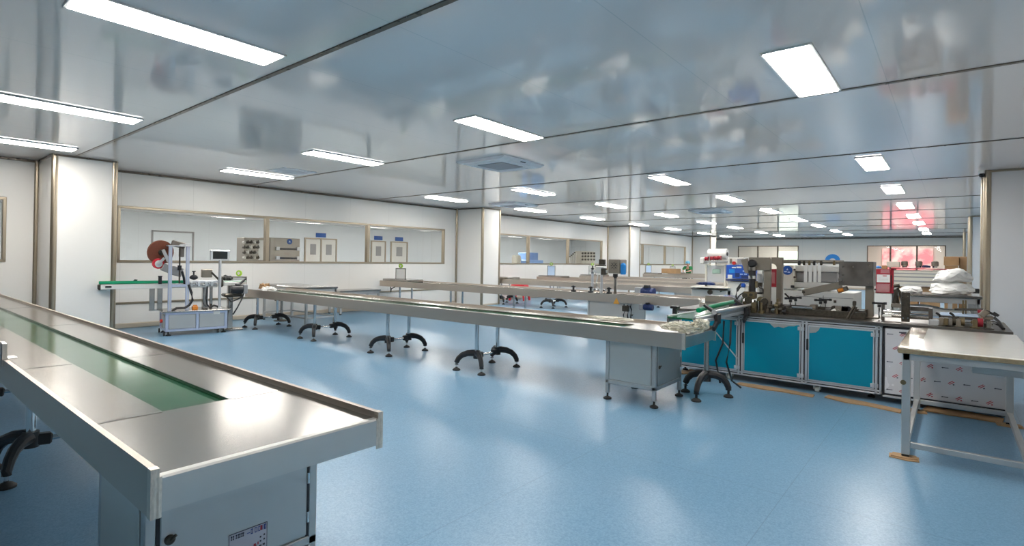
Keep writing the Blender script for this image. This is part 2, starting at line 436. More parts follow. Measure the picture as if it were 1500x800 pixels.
# ---- lit room beyond the far wall
struct(MB().box(WX-.1, XR, YF+3.9, YF+4, 0, CEIL).build('wall_beyond_back', 'wallx'))
struct(MB().box(WX-.1, XR, YF+.1, YF+4, CEIL, CEIL+.06).build('ceiling_beyond_back', 'wallgrey'))
struct(MB().box(WX-.1, XR, YF+.1, YF+4, -.06, 0).build('floor_beyond_back', 'sidefloor'))
struct(MB().box(-5.2, -5.1, YF+.1, YF+3.9, 0, CEIL).build('wall_beyond_partition', 'wall'))

# doors and door signs on the far side of the side room, seen through the glass
def door_pair(n, pxs, label, leaves=2):
    y0, y1 = U(pxs[0], 370, x=SX).y, U(pxs[1], 370, x=SX).y
    f = MB(); h = 2.12; m = (y0+y1)/2
    f.box(SX, SX+.06, y0-.06, y0, 0, h); f.box(SX, SX+.06, y1, y1+.06, 0, h); f.box(SX, SX+.06, y0-.06, y1+.06, h, h+.06)
    if leaves == 2: f.box(SX, SX+.055, m-.035, m+.035, 0, h)
    d = struct(f.build('door_%d' % n, 'bronze')); WORLD[d.name] = Matrix.Translation(-d.location)
    for a, b in (((y0, m-.035), (m+.035, y1)) if leaves == 2 else ((y0, y1),)):
        lf = MB().box(SX+.005, SX+.045, a+.01, b-.01, .01, h-.01, .004).build('door_leaf', 'white', d)
        c = (a+b)/2; ww = (b-a)*.2
        MB().box(SX+.04, SX+.055, c-ww, c+ww, 1.42, 1.9, .01).build('door_window', 'grayplastic', lf)
    s = MB().box(SX, SX+.03, m-.26, m+.26, h+.1, h+.30, .03)
    one('door_sign', s, 'logo', label, 'sign')
door_pair(1, (447, 491), 'small blue plaque above the left pair of white doors seen through the window')
door_pair(2, (544, 563), 'small blue plaque above the white door just right of a window mullion', 1)
door_pair(3, (573, 595), 'small blue plaque above the rightmost white door seen through the long window', 1)
wb = MB(); a, b = U(221, 380, x=SX), U(284, 340, x=SX)
for q in ((a.y, a.y+.05, .9, b.z), (b.y-.05, b.y, .9, b.z), (a.y, b.y, b.z-.05, b.z)): wb.box(SX, SX+.05, *q, .005)
one('wall_frame', wb, 'grayplastic', 'large thin grey frame on the wall behind the brown label reel, through the glass', 'frame')

# ------------------------------------------------------------------ ceiling lights
LX = [-9.78, -7.06, -3.97, -.9]
LY = [1.38, 4.63, 9.35, 12.8, 16.4, 20.0, 23.4, 27.4, 30.8]
CN = ['nearest the window wall', 'second from the window wall', 'third from the window wall', 'on the right-hand line']
ORD = ['front row', 'second row', 'third row', 'fourth row', 'fifth row', 'sixth row', 'seventh row', 'eighth row', 'ninth row']
def make_light(label, lit='lit', group='lit ceiling panels'):
    t = thing('ceiling_light', label, 'ceiling light', (0, 0, 0), 0, 'lit ceiling panels', world=False)
    t['group'] = group
    f = MB(); a, b = .165, .615; z = -.014
    f.box(-a, a, -b, -b+.02, z, .001, .003); f.box(-a, a, b-.02, b, z, .001, .003); f.box(-a, -a+.02, -b, b, z, .001, .003); f.box(a-.02, a, -b, b, z, .001, .003)
    f.build('frame', 'lamp_frame', t)
    MB().box(-a+.018, a-.018, -b+.018, b-.018, -.019, -.002, .003).build('diffuser', lit, t)
    return t
first = None
for r, y in enumerate(LY):
    for c, x in enumerate(LX):
        lab = 'lit ceiling panel, %s from the camera, %s' % (ORD[r], CN[c])
        if first is None: first = make_light(lab); first.location = (x, y, CEIL)
        else: copy_thing(first, (x, y, CEIL), lab)
first_side = None  # rows of lamp panels added to lift the dark side room
SR = ['first row', 'second row', 'third row', 'fourth row', 'fifth row', 'sixth row', 'seventh row', 'eighth row']
for k, y in enumerate([.8, 4.9, 9.0, 13.1, 17.2, 23.0, 27.0, 31.0]):
    for q, x in enumerate((-14.5, -18.5)):
        lab = 'lamp panel added to brighten the side room, %s, %s the glass' % (SR[k], ('close to', 'well behind')[q])
        if first_side is None: first_side = make_light(lab, 'lit_boost', 'added side room lights'); first_side.location = (x, y, CEIL)
        else: copy_thing(first_side, (x, y, CEIL), lab)
for k, x in enumerate((-8.5, -1.9)):
    copy_thing(first_side, (x, YF+2, CEIL), 'lit panel in the room behind the far wall, %s window' % ('left', 'right')[k], PI/2, 'back room ceiling lights')

# ------------------------------------------------------------------ ceiling air-conditioning cassettes
def cassette(label):
    t = thing('ceiling_cassette', label, 'air conditioner', (0, 0, 0), 0, 'ceiling cassettes', world=False)
    p = MB(); p.prism([(-.48, 0), (.48, 0), (.475, -.02), (.40, -.045), (-.40, -.045), (-.475, -.02)], 'y', -.48, .48)
    p.build('panel', 'acwhite', t, .3)
    MB().box(-.25, .25, -.25, .25, -.055, -.04, .006).build('grille', 'acgrille', t)
    for k in range(4):
        R = Matrix.Rotation(k*PI/2, 4, 'Z'); m = MB(); m.box(-.23, .23, -.40, -.33, -.052, -.042, .004); m.bm.transform(R); m.build('louver', 'acwhite', t)
        m = MB(); m.box(-.06, .06, -.455, -.43, -.035, -.02, .003); m.bm.transform(R); m.build('outlet', 'black', t)
    return t
ca = cassette('white square cassette air conditioner in the ceiling nearest the camera'); ca.location = (-5.4, 6.28, CEIL)
copy_thing(ca, (-5.4, 15.6, CEIL), 'white cassette air conditioner in the ceiling above the film wrapping machine')
p = U(752, 299.5, z=CEIL); copy_thing(ca, (p.x, p.y, CEIL), 'cassette air conditioner by the window wall beyond the second column')
p = U(1190, 344.5, z=CEIL); copy_thing(ca, (p.x, min(p.y, 33.5), CEIL), 'farthest ceiling cassette, close to the far wall')
p = U(428, 251, z=CEIL); v = MB(); v.box(p.x-.3, p.x+.3, p.y-.3, p.y+.3, CEIL-.012, CEIL, .004)
for k in range(-4, 5): v.box(p.x-.26, p.x+.26, p.y+k*.06-.012, p.y+k*.06+.012, CEIL-.018, CEIL-.011)
one('ceiling_vent', v, 'acwhite', 'flat square ceiling grille near the window wall, left of the second row lights', 'vent')
p = U(1437, 262, y=10.9); s = thing('security_camera', 'tiny white dome camera under the ceiling on the right pillar corner', 'camera', (.34, 10.93, CEIL))
MB().cyl((.34, 10.93, CEIL), (.34, 10.93, CEIL-.05), .04).build('mount', 'whiteplastic', s)
MB().blob((.34, 10.93, CEIL-.075), (.036, .036, .036), 0).build('dome', 'screen', s)

# pink sign, and a glowing sheet that brightens one pane, behind the far wall
ps = MB(); a, b = U(1292, 388, y=YF+3.85), U(1367, 364, y=YF+3.85); ps.box(a.x, b.x, YF+3.80, YF+3.88, .9, b.z, .01)
one('backlit_sign', ps, 'pinksign', 'glowing pink sign with white bloom behind the right far window', 'sign')
bp = MB(); bx_ = [U(q, 370, y=YF+3.8).x for q in (1140, 1171)]; bp.box(bx_[0], bx_[1], YF+3.80, YF+3.88, 0, 2.15, .01)
one('pane_glow', bp, 'glowpane', 'added glowing sheet that makes the right pane of the left far window bright', 'panel')
# ------------------------------------------------------------------ packing conveyors
def arm(mb, d):
    """one curved cast leg of a stand base, from the hub along d=(dx,dy) to above its foot"""
    f = [(0, .205), (.18, .215), (.45, .21), (.72, .185), (.9, .145), (1.0, .095), (1.0, .07)]
    mb.tube([(d[0]*a, d[1]*a, z) for a, z in f], [.036, .036, .033, .030, .028, .026, .024], 10, 1.15)
def stand(parent, x, y0, y1, ztop):
    """twin-pole stand: two poles, two cast two-legged bases with levelling feet, a tie bar"""
    for s, yy in ((-1, y0), (1, y1)):
        MB().cyl((x, yy, .15), (x, yy, ztop), .0245, n=18).build('pole', 'chrome', parent)
        b = MB(); b.cyl((x, yy, .15), (x, yy, .245), .042, n=16)
        b.bar((x, yy, .195), (x, yy-s*.10, .185), .06, .07, .01)
        tmp = MB()
        for dx in (-.205, .205): arm(tmp, (dx, s*.135))
        bmesh.ops.translate(tmp.bm, vec=(x, yy, 0), verts=tmp.bm.verts)
        me = bpy.data.meshes.new('t'); tmp.bm.to_mesh(me); tmp.bm.free(); b.bm.from_mesh(me); bpy.data.meshes.remove(me)
        o = b.build('stand_base', 'black', parent)
        for dx in (-.205, .205):
            c = (x+dx, yy+s*.135, 0)
            q = MB(); q.lathe([(.0, 0), (.047, 0), (.047, .012), (.03, .026), (.012, .034), (.012, .04)], c, 16)
            q.build('leveling_foot', 'rubber', o)
            q = MB(); q.cyl((c[0], c[1], .034), (c[0], c[1], .085), .011, n=10); q.build('foot_stem', 'chrome', o)
    MB().cyl((x, y0+.06, .185), (x, y1-.06, .185), .016, n=12).build('tie_bar', 'chrome', parent)

def conveyor(name, label, loc, L, zt, stands, cab, sup_end=None, header=True, sticker=False, W=.8):
    """drawn with its right-hand end at local x=0 and its near rim at y=0"""
    t = thing(name, label, 'conveyor', loc, 0, 'green belt packing conveyors', world=False)
    zd, zb = zt-.024, zt-.14
    b0, b1, be = .26, .52, -.72
    d = MB()
    d.box(-L, be, .012, b0, zd-.006, zd, .001); d.box(-L, be, b1, W-.012, zd-.006, zd, .001)
    d.box(be, -.004, .012, W-.012, zd-.006, zd, .002)
    d.box(be-.004, be, b0, b1, zd-.04, zd); d.box(-L, be, b0-.004, b0, zd-.04, zd-.001); d.box(-L, be, b1, b1+.004, zd-.04, zd-.001)
    d.mi(); j = d
    for xx in (be, -2.15, -4.3, -6.45):
        for a, b in ((.03, b0-.006), (b1+.006, W-.03)): j.box(xx-.012, xx+.012, a, b, zd, zd+.0012)
    d.build('deck', ('steel', 'steel_pol'), t)
    for s, yy in ((1, 0), (-1, W)):
        r = MB(); prof = [(yy, zb), (yy, zt), (yy+s*.02, zt), (yy+s*.022, zd), (yy+s*.006, zd), (yy+s*.006, zb)]
        r.prism(prof if s > 0 else prof[::-1], 'x', -L, -.001)
        r.build('side_rim', 'steel_rim', t, .4)
    e = MB(); e.prism([(-.03, zd+.0), (-.004, zd+.0005), (0, zd-.006), (0, zb+.012), (-.006, zb+.012), (-.006, zd-.008), (-.03, zd-.006)], 'y', .0, W)
    e.build('end_skirt', 'steel_end', t, .4)
    for yy, s in ((0, 1), (W, -1)):
        w = MB(); w.prism([(-.026, yy-s*.0015), (.0015, yy-s*.0015), (.0025, yy+s*.008), (.0008, yy+s*.014), (.0022, yy+s*.020), (.0006, yy+s*.028), (-.002, yy+s*.028), (-.002, yy+s*.012), (-.026, yy+s*.010)], 'z', zb-.002, zt-.024)
        w.prism([(-.026, yy-s*.0015), (.0015, yy-s*.0015), (.0015, yy+s*.021), (-.026, yy+s*.021)], 'z', zt-.024, zt+.001)
        w.build('corner_weld', 'weld', t, .3)
    MB().box(-L+.12, be-.012, b0+.001, b1-.001, zd-.03, zd-.018, .004).build('belt', 'belt', t)
    MB().box(-L, -.01, .007, W-.007, zb+.02, zb+.026).build('belly_pan', 'zinc', t)
    MB().box(-L-.004, -L, 0, W, zb, zd).build('end_plate', 'steel_end', t)
    if header:
        h = MB(); h.box(-L-.02, -L+.95, .10, .62, zd, zt+.045, .012); hd = h.build('header_box', 'steel', t)
        MB().box(-L-.10, -L-.02, .22, .42, zd-.06, zt+.03, .012).build('drive_end', 'black', hd)
    # drive cabinet on a tube frame
    cx0, cx1 = cab; cy0, cy1 = .075, .70; fl = .155
    c = MB(); c.box(cx0+.01, cx1-.01, cy0+.01, cy1-.01, fl+.02, zb+.02, .003); cabo = c.build('cabinet', 'zinc', t)
    f = MB(); q = .036
    for xx in (cx0, cx1-q):
        for yy in (cy0, cy1-q): f.box(xx, xx+q, yy, yy+q, .06, zb+.02, .004)
    for yy in (cy0, cy1-q): f.box(cx0, cx1, yy, yy+q, fl, fl+q, .004)
    for xx in (cx0, cx1-q): f.box(xx, xx+q, cy0, cy1, fl, fl+q, .004)
    f.build('cabinet_frame', 'zinc', t)
    for xx in (cx0+q/2, cx1-q/2):
        for yy in (cy0+q/2, cy1-q/2):
            m = MB(); m.lathe([(0, 0), (.04, 0), (.04, .012), (.02, .024), (.009, .028), (.009, .07)], (xx, yy, 0), 14); m.build('leveling_foot', 'rubber', t)
    s = MB(); s.box(cx0+.045, cx1-.045, cy0-.003, cy0+.012, fl+.045, zb+.005, .003); s.build('side_panel', 'steel_panel', cabo)
    dr = MB(); dr.box(cx1-.012, cx1+.003, cy0+.047, cy1-.047, fl+.045, zb+.01, .003); drd = dr.build('door', 'zinc', cabo)
    for ga in (cy0+.036, cy1-.0475): MB().box(cx1-.012, cx1-.0005, ga, ga+.0115, fl+.04, zb+.01).build('door_gap', 'slot', cabo)
    k = MB(); k.lathe([(0, 0), (.017, 0), (.017, .006), (.012, .010), (0, .010)], (cx1+.003, cy0+.075, zb-.215), 14, Matrix.Rotation(PI/2, 3, 'Y')); k.cyl((cx1+.01, cy0+.075, zb-.215), (cx1+.018, cy0+.090, zb-.20), .005); k.build('door_lock', 'castdark', cabo)
    hg = MB()
    for zz in (zb-.16, fl+.12): hg.cyl((cx1+.003, cy1-.042, zz-.022), (cx1+.003, cy1-.042, zz+.022), .006, n=8)
    hg.build('hinge', 'chrome', cabo)
    for x in stands: stand(t, x, .16, .54, zb+.03)
    return t, (cx1, cy0, cy1, zb, fl)

SPACE = [-2.62, -4.33, -6.23, -8.2]
near, info = conveyor('packing_conveyor', 'nearest brushed steel packing conveyor with a green belt, filling the lower left', (-1.75, .54, 0), 9.5, .735, SPACE, (-.82, -.30), header=True)
c2, _ = conveyor('packing_conveyor', 'long steel packing conveyor in the middle, running from the labelling machine to the blue cabinets', (-1.80, 4.60, 0), 8.35, .722, SPACE, (-.82, -.30), header=False)
c3, _ = conveyor('packing_conveyor', 'steel packing conveyor behind the middle one, carrying the ink coder', (-3.05, 8.42, 0), 8.15, .765, [-3.9, -5.75, -7.55], (-2.1, -1.25))
CV = [(-3.0, 12.25, 'steel conveyor starting behind the second wall column, with blue motors at its side'),
      (-3.0, 15.0, 'steel conveyor whose left end shows a blue-framed sign holder, past the red stools'),
      (-3.0, 17.75, 'steel conveyor whose left end shows behind the ink coder'),
      (-3.6, 24.0, 'far steel conveyor with an open brown carton on its left end'),
      (-3.6, 26.9, 'farthest steel conveyor, where the worker in green sits')]
cvs = []
for x, y, lab in CV: cvs.append(copy_thing(c3, (x, y, 0), lab))
# near conveyor: rating sticker with printed rows, on the cabinet door
bpy.context.view_layer.update()
cabn = [o for o in near.children if o.name.startswith('cabinet') and not o.name.startswith('cabinet_frame')][0]
def near_local(v): return Vector(v) - Vector(near.location)
a = near_local(U(335, 786, x=-2.047)); b = near_local(U(391.5, 762, x=-2.047))
xs = info[0]+.003; zt_, zb_ = (a.z+b.z)/2, (a.z+b.z)/2-.13
st = MB(); st.box(xs, xs+.0012, a.y, b.y, zb_, zt_); st.build('rating_sticker', 'sticker', cabn)
Ws = b.y-a.y; Hs = .13
def mark(mb, u0, u1, v0, v1): mb.box(xs+.001, xs+.0018, a.y+u0*Ws, a.y+u1*Ws, zt_-v1*Hs, zt_-v0*Hs)
m = MB()
for u in (.05, .10, .17, .22, .26, .31, .35): mark(m, u, u+.035, .06, .10); mark(m, u+.01, u+.025, .06, .17); mark(m, u, u+.03, .15, .18)
for u, v in ((.80, .36), (.90, .33), (.80, .48), (.90, .46)): mark(m, u, u+.04, v, v+.05)
mark(m, .78, .85, .62, .66); mark(m, .88, .94, .61, .66)
for u0, u1, v in ((.62, .78, .82), (.82, .9, .80)): mark(m, u0, u1, v, v+.025)
for e in ((0, 1, 0, .02), (0, .012, 0, 1), (.988, 1, 0, 1)): mark(m, *e)
m.build('sticker_text', 'print_dark', cabn)
m = MB(); mark(m, .46, .54, .13, .15)
for k, u in enumerate((.56, .66, .715, .76, .87, .92, .955)):
    mark(m, u, u+.012, .05, .20); 
    if k in (0, 1, 3, 5): mark(m, u, u+.045, .05, .075); mark(m, u, u+.045, .175, .20)
    if k in (0, 4): mark(m, u+.04, u+.052, .05, .20)
m.build('sticker_text_blue', 'print_blue', cabn)
m = MB(); mark(m, .81, .86, .05, .19); mark(m, .64, .70, .52, .66); mark(m, .62, .72, .57, .60); mark(m, .74, .77, .50, .58); m.build('sticker_text_red', 'print_red', cabn)
# small bracket on its outer rim
p = U(2, 500, y=.535); cl = MB(); cl.box(p.x-.05, p.x+.04, .53, .556, .70, .83, .004); cl.box(p.x-.05, p.x+.04, .556, .60, .735, .745, .003)
cl.build('rim_bracket', 'steel_end', near).location = -Vector(near.location)

# sign holders with a round tag, standing at the conveyor ends
def holder(label, base, w, h, rotz, tagm='limegreen', face='clear'):
    t = thing('sign_holder', label, 'sign holder', base, rotz, 'sign holders on the conveyor ends', world=False)
    f = MB(); f.box(-w/2, -w/2+.018, -.015, .015, 0, h, .002); f.box(w/2-.018, w/2, -.015, .015, 0, h, .002); f.box(-w/2, w/2, -.015, .015, h-.018, h, .002)
    f.box(-w/2, w/2, -.04, .04, 0, .008, .002)
    f.build('frame', 'steel', t)
    MB().box(-w/2+.015, w/2-.015, -.006, .006, .008, h-.012).build('sheet', face, t)
    d = MB(); d.cyl((0, -.012, h+.06), (0, .012, h+.06), .055, n=20); tg = d.build('round_tag', tagm, t)
    e = MB(); e.box(-.012, .012, -.016, -.0121, h+.03, h+.09); e.box(-.03, .03, -.016, -.0121, h+.055, h+.072); e.build('tag_mark', 'white', tg)
    return t
zh = lambda z: z+.045
holder('upright steel-framed sign holder with a round lime tag on the conveyor behind the middle one', (-10.75, 8.72, zh(.765)), .27, .27, .5, face='strip')
holder('upright holder with a blue sheet, on the third conveyor end left of the ink coder', (-10.75, 15.3, zh(.765)), .28, .34, .5, face='lightblue')
holder('upright holder with a pale sheet, just left of the ink coder', (-10.75, 18.05, zh(.765)), .28, .34, .5, face='strip')
holder('upright grey holder beside the brown carton on the far conveyor', (-11.35, 24.3, zh(.765)), .28, .36, .5, face='lightblue')
holder('white upright holder on the farthest conveyor, left of the seated worker', (-11.35, 27.2, zh(.765)), .28, .30, .5, face='strip')
# ------------------------------------------------------------------ labelling machine at the left wall
LLOC, LROT = (-9.93, 3.225, 0), math.radians(80)
lm = thing('labelling_machine', 'labelling machine with a big brown label reel beside the left wall', 'machine', LLOC, LROT, world=False)
b = MB(); b.box(.03, .89, .02, .59, .085, .375, .004); bs = b.build('base_cabinet', 'grayplastic', lm)
f = MB()
for x in (0, .44, .875): f.box(x, x+.045, 0, .045, .07, .385, .006)
for x in (0, .875): f.box(x, x+.045, .57, .615, .07, .385, .006)
for z in (.07, .345): f.box(0, .92, .002, .042, z, z+.04, .005); f.box(.002, .042, 0, .615, z, z+.04, .005); f.box(.878, .918, 0, .615, z, z+.04, .005)
f.build('base_frame', 'alu_blue', lm)
for x0, x1 in ((.05, .435), (.49, .87)): MB().box(x0, x1, .006, .02, .115, .342, .003).build('base_panel', 'zinc', lm)
MB().box(-.045, .96, -.03, .64, .385, .405, .004).build('deck_plate', 'steel', lm)
m = MB(); m.box(-.016, .03, .10, .30, .12, .345, .004); sw = m.build('switch_box', 'zinc', lm)
m = MB(); m.cyl((-.016, .185, .235), (-.05, .185, .235), .028); m.build('emergency_button', 'estop', sw)
MB().box(.70, .80, -.004, .006, .325, .375, .002).build('name_plate', 'white', lm)
for x in (.05, .87):
    for y in (.05, .56):
        m = MB(); m.lathe([(0, 0), (.04, 0), (.04, .012), (.02, .025), (.01, .03), (.01, .08)], (x, y, 0), 14); m.build('leveling_foot', 'rubber', lm)
        m = MB(); m.cyl((x-.07+.0, y, .03), (x-.05, y, .03), .03, n=14) if x < .5 else m.cyl((x-.09, y, .03), (x-.07, y, .03), .03, n=14)
        m.box(x-.085 if x > .5 else x-.07, x-.07 if x > .5 else x-.05, y-.02, y+.02, .04, .075); m.build('caster', 'black', lm)
# upright portal
for x in (.04, .29):
    m = MB(); m.box(x, x+.05, .06, .11, .405, 1.475, .004); p = m.build('upright', 'alu_blue', lm)
    MB().box(x+.019, x+.031, .0585, .062, .41, 1.47).build('slot', 'alu', p)
m = MB(); m.box(.09, .29, .065, .105, .80, .845, .004); m.build('cross_bar', 'alu_blue', lm)
m = MB(); m.box(.02, .36, .04, .20, 1.475, 1.495, .004); m.bar((.2, .1, 1.5), (.38, .15, 1.53), .03, .02); m.build('top_plate', 'alu', lm)
m = MB(); m.cyl((.2, .085, .86), (.2, .085, 1.48), .012); m.build('lead_screw', 'castdark', lm)
m = MB(); m.cyl((.2, .085, 1.08), (.2, .085, 1.16), .03); m.build('lead_nut', 'black', lm)
# reels and print head
RQ = Matrix.Rotation(math.radians(96), 3, 'X') @ Matrix.Rotation(math.radians(18), 3, 'Y')
m = MB(); m.lathe([(0, -.025), (.195, -.025), (.2, -.02), (.2, .02), (.195, .025), (0, .025)], (-.045, .30, 1.375), 40, RQ); r1 = m.build('label_reel', 'brown_reel', lm)
m = MB(); m.lathe([(0, .025), (.05, .025), (.045, .05), (0, .05)], (-.045, .30, 1.375), 24, RQ); m.build('reel_hub', 'castdark', r1)
m = MB(); m.bar((-.02, .22, 1.42), (.06, .2, 1.22), .05, .05, .006); m.bar((.0, .2, 1.28), (-.09, .22, 1.17), .03, .04, .004); m.build('reel_arm', 'alu', lm)
m = MB(); m.lathe([(0, -.02), (.085, -.02), (.085, .02), (0, .02)], (-.08, .26, 1.185), 28, RQ); r2 = m.build('rewind_reel', 'redplastic', lm)
m = MB(); m.lathe([(0, .02), (.06, .02), (.055, .034), (0, .034)], (-.08, .26, 1.185), 22, RQ); m.build('reel_hub', 'whiteplastic', r2)
m = MB(); m.box(-.03, .13, .2, .34, 1.04, 1.16, .01, Matrix.Rotation(.45, 3, 'Y')); m.box(.1, .26, .16, .3, .98, 1.13, .01, Matrix.Rotation(.3, 3, 'Y')); hd = m.build('applicator_head', 'grayplastic', lm)
m = MB(); m.box(.2, .27, .12, .2, 1.3, 1.45, .008); m.box(.1, .3, .2, .3, 1.46, 1.56, .01, Matrix.Rotation(.25, 3, 'Y')); m.build('head_cover', 'darksteel', hd)
m = MB(); m.tube([(.24, .1, 1.06), (.27, .12, .95), (.29, .15, .82)], .018); m.build('pressure_arm', 'black', lm)
# through conveyor
m = MB(); m.box(-.86, .30, .20, .235, .86, .905, .004); m.build('guard_strip', 'green', lm)
m = MB(); m.box(-.84, .80, .205, .40, .775, .855, .005); cv = m.build('conveyor_frame', 'white', lm)
m = MB(); m.box(-.85, .80, .24, .37, .855, .875, .008); m.build('conveyor_belt', 'palegreen', cv)
m = MB(); m.box(-.87, -.83, .20, .41, .765, .85, .012); m.build('end_roller_bracket', 'castdark', cv)
MB().box(-.78, -.70, .202, .206, .80, .83).build('small_decal', 'black', cv)
m = MB(); m.prism([(-.42, .905), (-.37, .905), (-.36, .925), (-.40, .93)], 'y', .21, .24); m.build('guide_clip', 'black', cv)
m = MB()
for x in (-.19, -.08): m.box(x, x+.07, .26, .34, .405, .79, .004)
m.box(-.19, .0, .24, .36, .405, .42); m.build('conveyor_support', 'steel', lm)
m = MB(); m.cyl((-.06, .17, .85), (-.06, .17, .97), .026); m.cyl((-.06, .17, .97), (-.06, .17, .985), .032); m.build('sensor_post', 'black', lm)
m = MB(); m.box(.58, .66, .24, .34, .405, .80, .005); m.box(.68, .72, .18, .24, .405, .8, .005); m.build('right_support', 'steel', lm)
m = MB()
for i, x in enumerate((.34, .45, .56, .65)): m.cyl((x, .15, .82+.02*(i % 2)), (x+.12, .18, .83), .014); m.box(x+.03, x+.07, .14, .2, .80, .88, .005)
m.box(.33, .80, .16, .185, .855, .90, .004); m.build('guide_rails', 'alu', lm)
m = MB(); m.blob((.43, .2, .955), (.065, .05, .045), .1, sub=2); m.cyl((.43, .2, .98), (.43, .2, 1.05), .012); m.cyl((.43, .2, 1.05), (.43, .2, 1.065), .03); m.build('adjuster_knob', 'black', lm)
m = MB(); m.box(.56, .72, .22, .34, .95, 1.09, .008); m.box(.58, .70, .212, .222, .97, 1.01); m.build('sensor_box', 'graysteel', lm)
m = MB(); m.bar((.70, .2, 1.04), (.82, .17, .90), .03, .03, .004); m.box(.80, .88, .14, .2, .78, .97, .02); m.build('wrap_lever', 'castdark', lm)
m = MB(); m.box(.395, .48, .06, .15, .405, .47, .01); m.box(.41, .47, .08, .13, .47, .49, .005); m.build('warning_lamp', 'orange', lm)
m = MB(); m.tube([(.33, .05, .84), (.37, .03, .70), (.39, .04, .58), (.34, .04, .49), (.28, .05, .45), (.16, .05, .45), (.10, .06, .405)], .02); m.build('cable_hose', 'black', lm)
m = MB(); m.tube([(.62, .1, .80), (.60, .08, .6), (.61, .08, .5), (.66, .08, .43)], .013); m.tube([(.66, .08, .43), (.72, .08, .47), (.78, .1, .45), (.80, .12, .405)], .016); m.build('cable_hose', 'black', lm)
m = MB(); m.cyl((.81, .1, .405), (.81, .1, 1.27), .024); m.box(.775, .845, .06, .14, .405, .425, .004); m.build('screen_post', 'alu', lm)
m = MB(); m.box(.65, .96, .075, .125, 1.25, 1.43, .008); sc = m.build('control_screen', 'alu', lm)
m = MB(); m.box(.69, .92, .072, .076, 1.275, 1.405); m.build('screen_glass', 'screen', sc)

tc_ = thing('transfer_conveyor', 'short pale green belt conveyor with a black motor, between labelling machine and long conveyor', 'conveyor', LLOC, LROT, world=False)
m = MB(); m.box(.90, 1.27, .20, .40, .80, .865, .006); m.build('frame', 'white', tc_)
m = MB(); m.box(.89, 1.28, .22, .38, .865, .885, .008); m.build('belt', 'palegreen', tc_)
m = MB(); m.box(.98, 1.06, .24, .34, .02, .80, .006); m.box(.92, 1.22, .18, .42, .0, .03, .006); m.build('column', 'steel', tc_)
m = MB(); m.box(.90, 1.2, .16, .40, .60, .66, .02); m.build('shelf', 'castdark', tc_)
m = MB(); m.cyl((1.00, .10, .735), (1.18, .10, .735), .075, n=20); m.cyl((.98, .10, .735), (1.0, .10, .735), .06); m.box(1.06, 1.14, .07, .13, .80, .84, .01); mo = m.build('motor', 'black', tc_)
m = MB(); m.box(1.18, 1.25, .03, .18, .66, .82, .01); m.build('gearbox', 'grayplastic', mo)
m = MB(); m.bar((1.10, .12, .80), (1.26, .18, .93), .035, .03, .006); m.build('tension_arm', 'black', tc_)
m = MB(); m.blob((.98, .33, .93), (.09, .06, .045), .5, 4, 3, 3); m.build('clamp', 'black', tc_)
m = MB(); m.tube([(1.2, .08, .68), (1.15, .05, .55), (1.08, .02, .42), (1.02, .05, .3)], .012); m.tube([(.95, .2, .6), (1.0, .1, .52), (1.1, .1, .56), (1.18, .15, .6)], .012); m.build('cable', 'black', tc_)
# holder and loose packaging on the long conveyor's left end
h0 = U(350, 411, x=-10.2)
holder('clear upright holder with a round lime tag, behind the short pale green belt', (h0.x, h0.y, .722), .30, .23, .55, face='clear')
def crumple(name, label, cat, c, r, m, amp=.5, freq=3, seed=1., group=None):
    b = MB(); b.blob(c, r, amp, freq, 3, seed)
    for v in b.bm.verts: v.co.z = max(v.co.z, c[2]-r[2]*.5)
    return one(name, b, m, label, cat, group)
crumple('paper_wad', 'crumpled brown paper on the left end of the long middle conveyor', 'paper', (-9.95, 4.86, .757), (.10, .08, .07), 'card2', .6, 3, 4)
crumple('plastic_film', 'white plastic film heap beside the brown paper on the conveyor end', 'plastic', (-9.65, 4.80, .735), (.16, .10, .05), 'whiteplastic', .5, 3, 9)

# round stool, steel table and bench near the window wall
st = thing('round_stool', 'dark round stool under the left end of the long conveyor', 'stool', (-10.75, 5.62, 0))
MB().cyl((-10.75, 5.62, .42), (-10.75, 5.62, .445), .14, n=24).build('seat', 'castdark', st)
MB().cyl((-10.75, 5.62, .03), (-10.75, 5.62, .42), .026).build('column', 'steel', st)
m = MB(); m.lathe([(0, 0), (.15, 0), (.15, .012), (.03, .035), (0, .04)], (-10.75, 5.62, 0), 24); m.build('base', 'castdark', st)
def table(name, label, x0, x1, y0, y1, h, low=.10, leg=.045, mtop='steel', apron=.07):
    t = thing(name, label, 'table', ((x0+x1)/2, (y0+y1)/2, 0))
    MB().box(x0-.02, x1+.02, y0-.02, y1+.02, h-.035, h, .005).build('top', mtop, t)
    f = MB()
    for y in (y0, y1-leg): f.box(x0, x1, y+.005, y+leg-.005, h-.035-apron, h-.036, .003)
    for x in (x0, x1-leg): f.box(x+.005, x+leg-.005, y0, y1, h-.035-apron, h-.036, .003)
    f.build('apron', 'zinc', t)
    for x in (x0, x1-leg):
        for y in (y0, y1-leg):
            lg = MB().box(x, x+leg, y, y+leg, .025, h-.036, .004).build('leg', 'zinc', t)
            MB().box(x+.004, x+leg-.004, y+.004, y+leg-.004, .0, .03, .003).build('foot_cap', 'rubber', lg)
    if low:
        f = MB(); q = leg*.7; o_ = leg*.15
        for y in (y0, y1-leg): f.box(x0+leg, x1-leg, y+o_, y+o_+q, low-q/2, low+q/2, .003)
        for x in (x0, x1-leg): f.box(x+o_, x+o_+q, y0+leg, y1-leg, low-q/2, low+q/2, .003)
        f.build('stretcher', 'zinc', t)
    return t
table('steel_table', 'empty stainless steel table standing by the window wall behind the middle conveyor', -11.2, -9.5, 5.44, 6.10, .75, .16)
table('steel_bench', 'low steel bench against the window wall, left of the second conveyor with a sign holder', -11.4, -10.9, 7.1, 8.2, .56, 0)
p = U(575, 423, y=8.38)
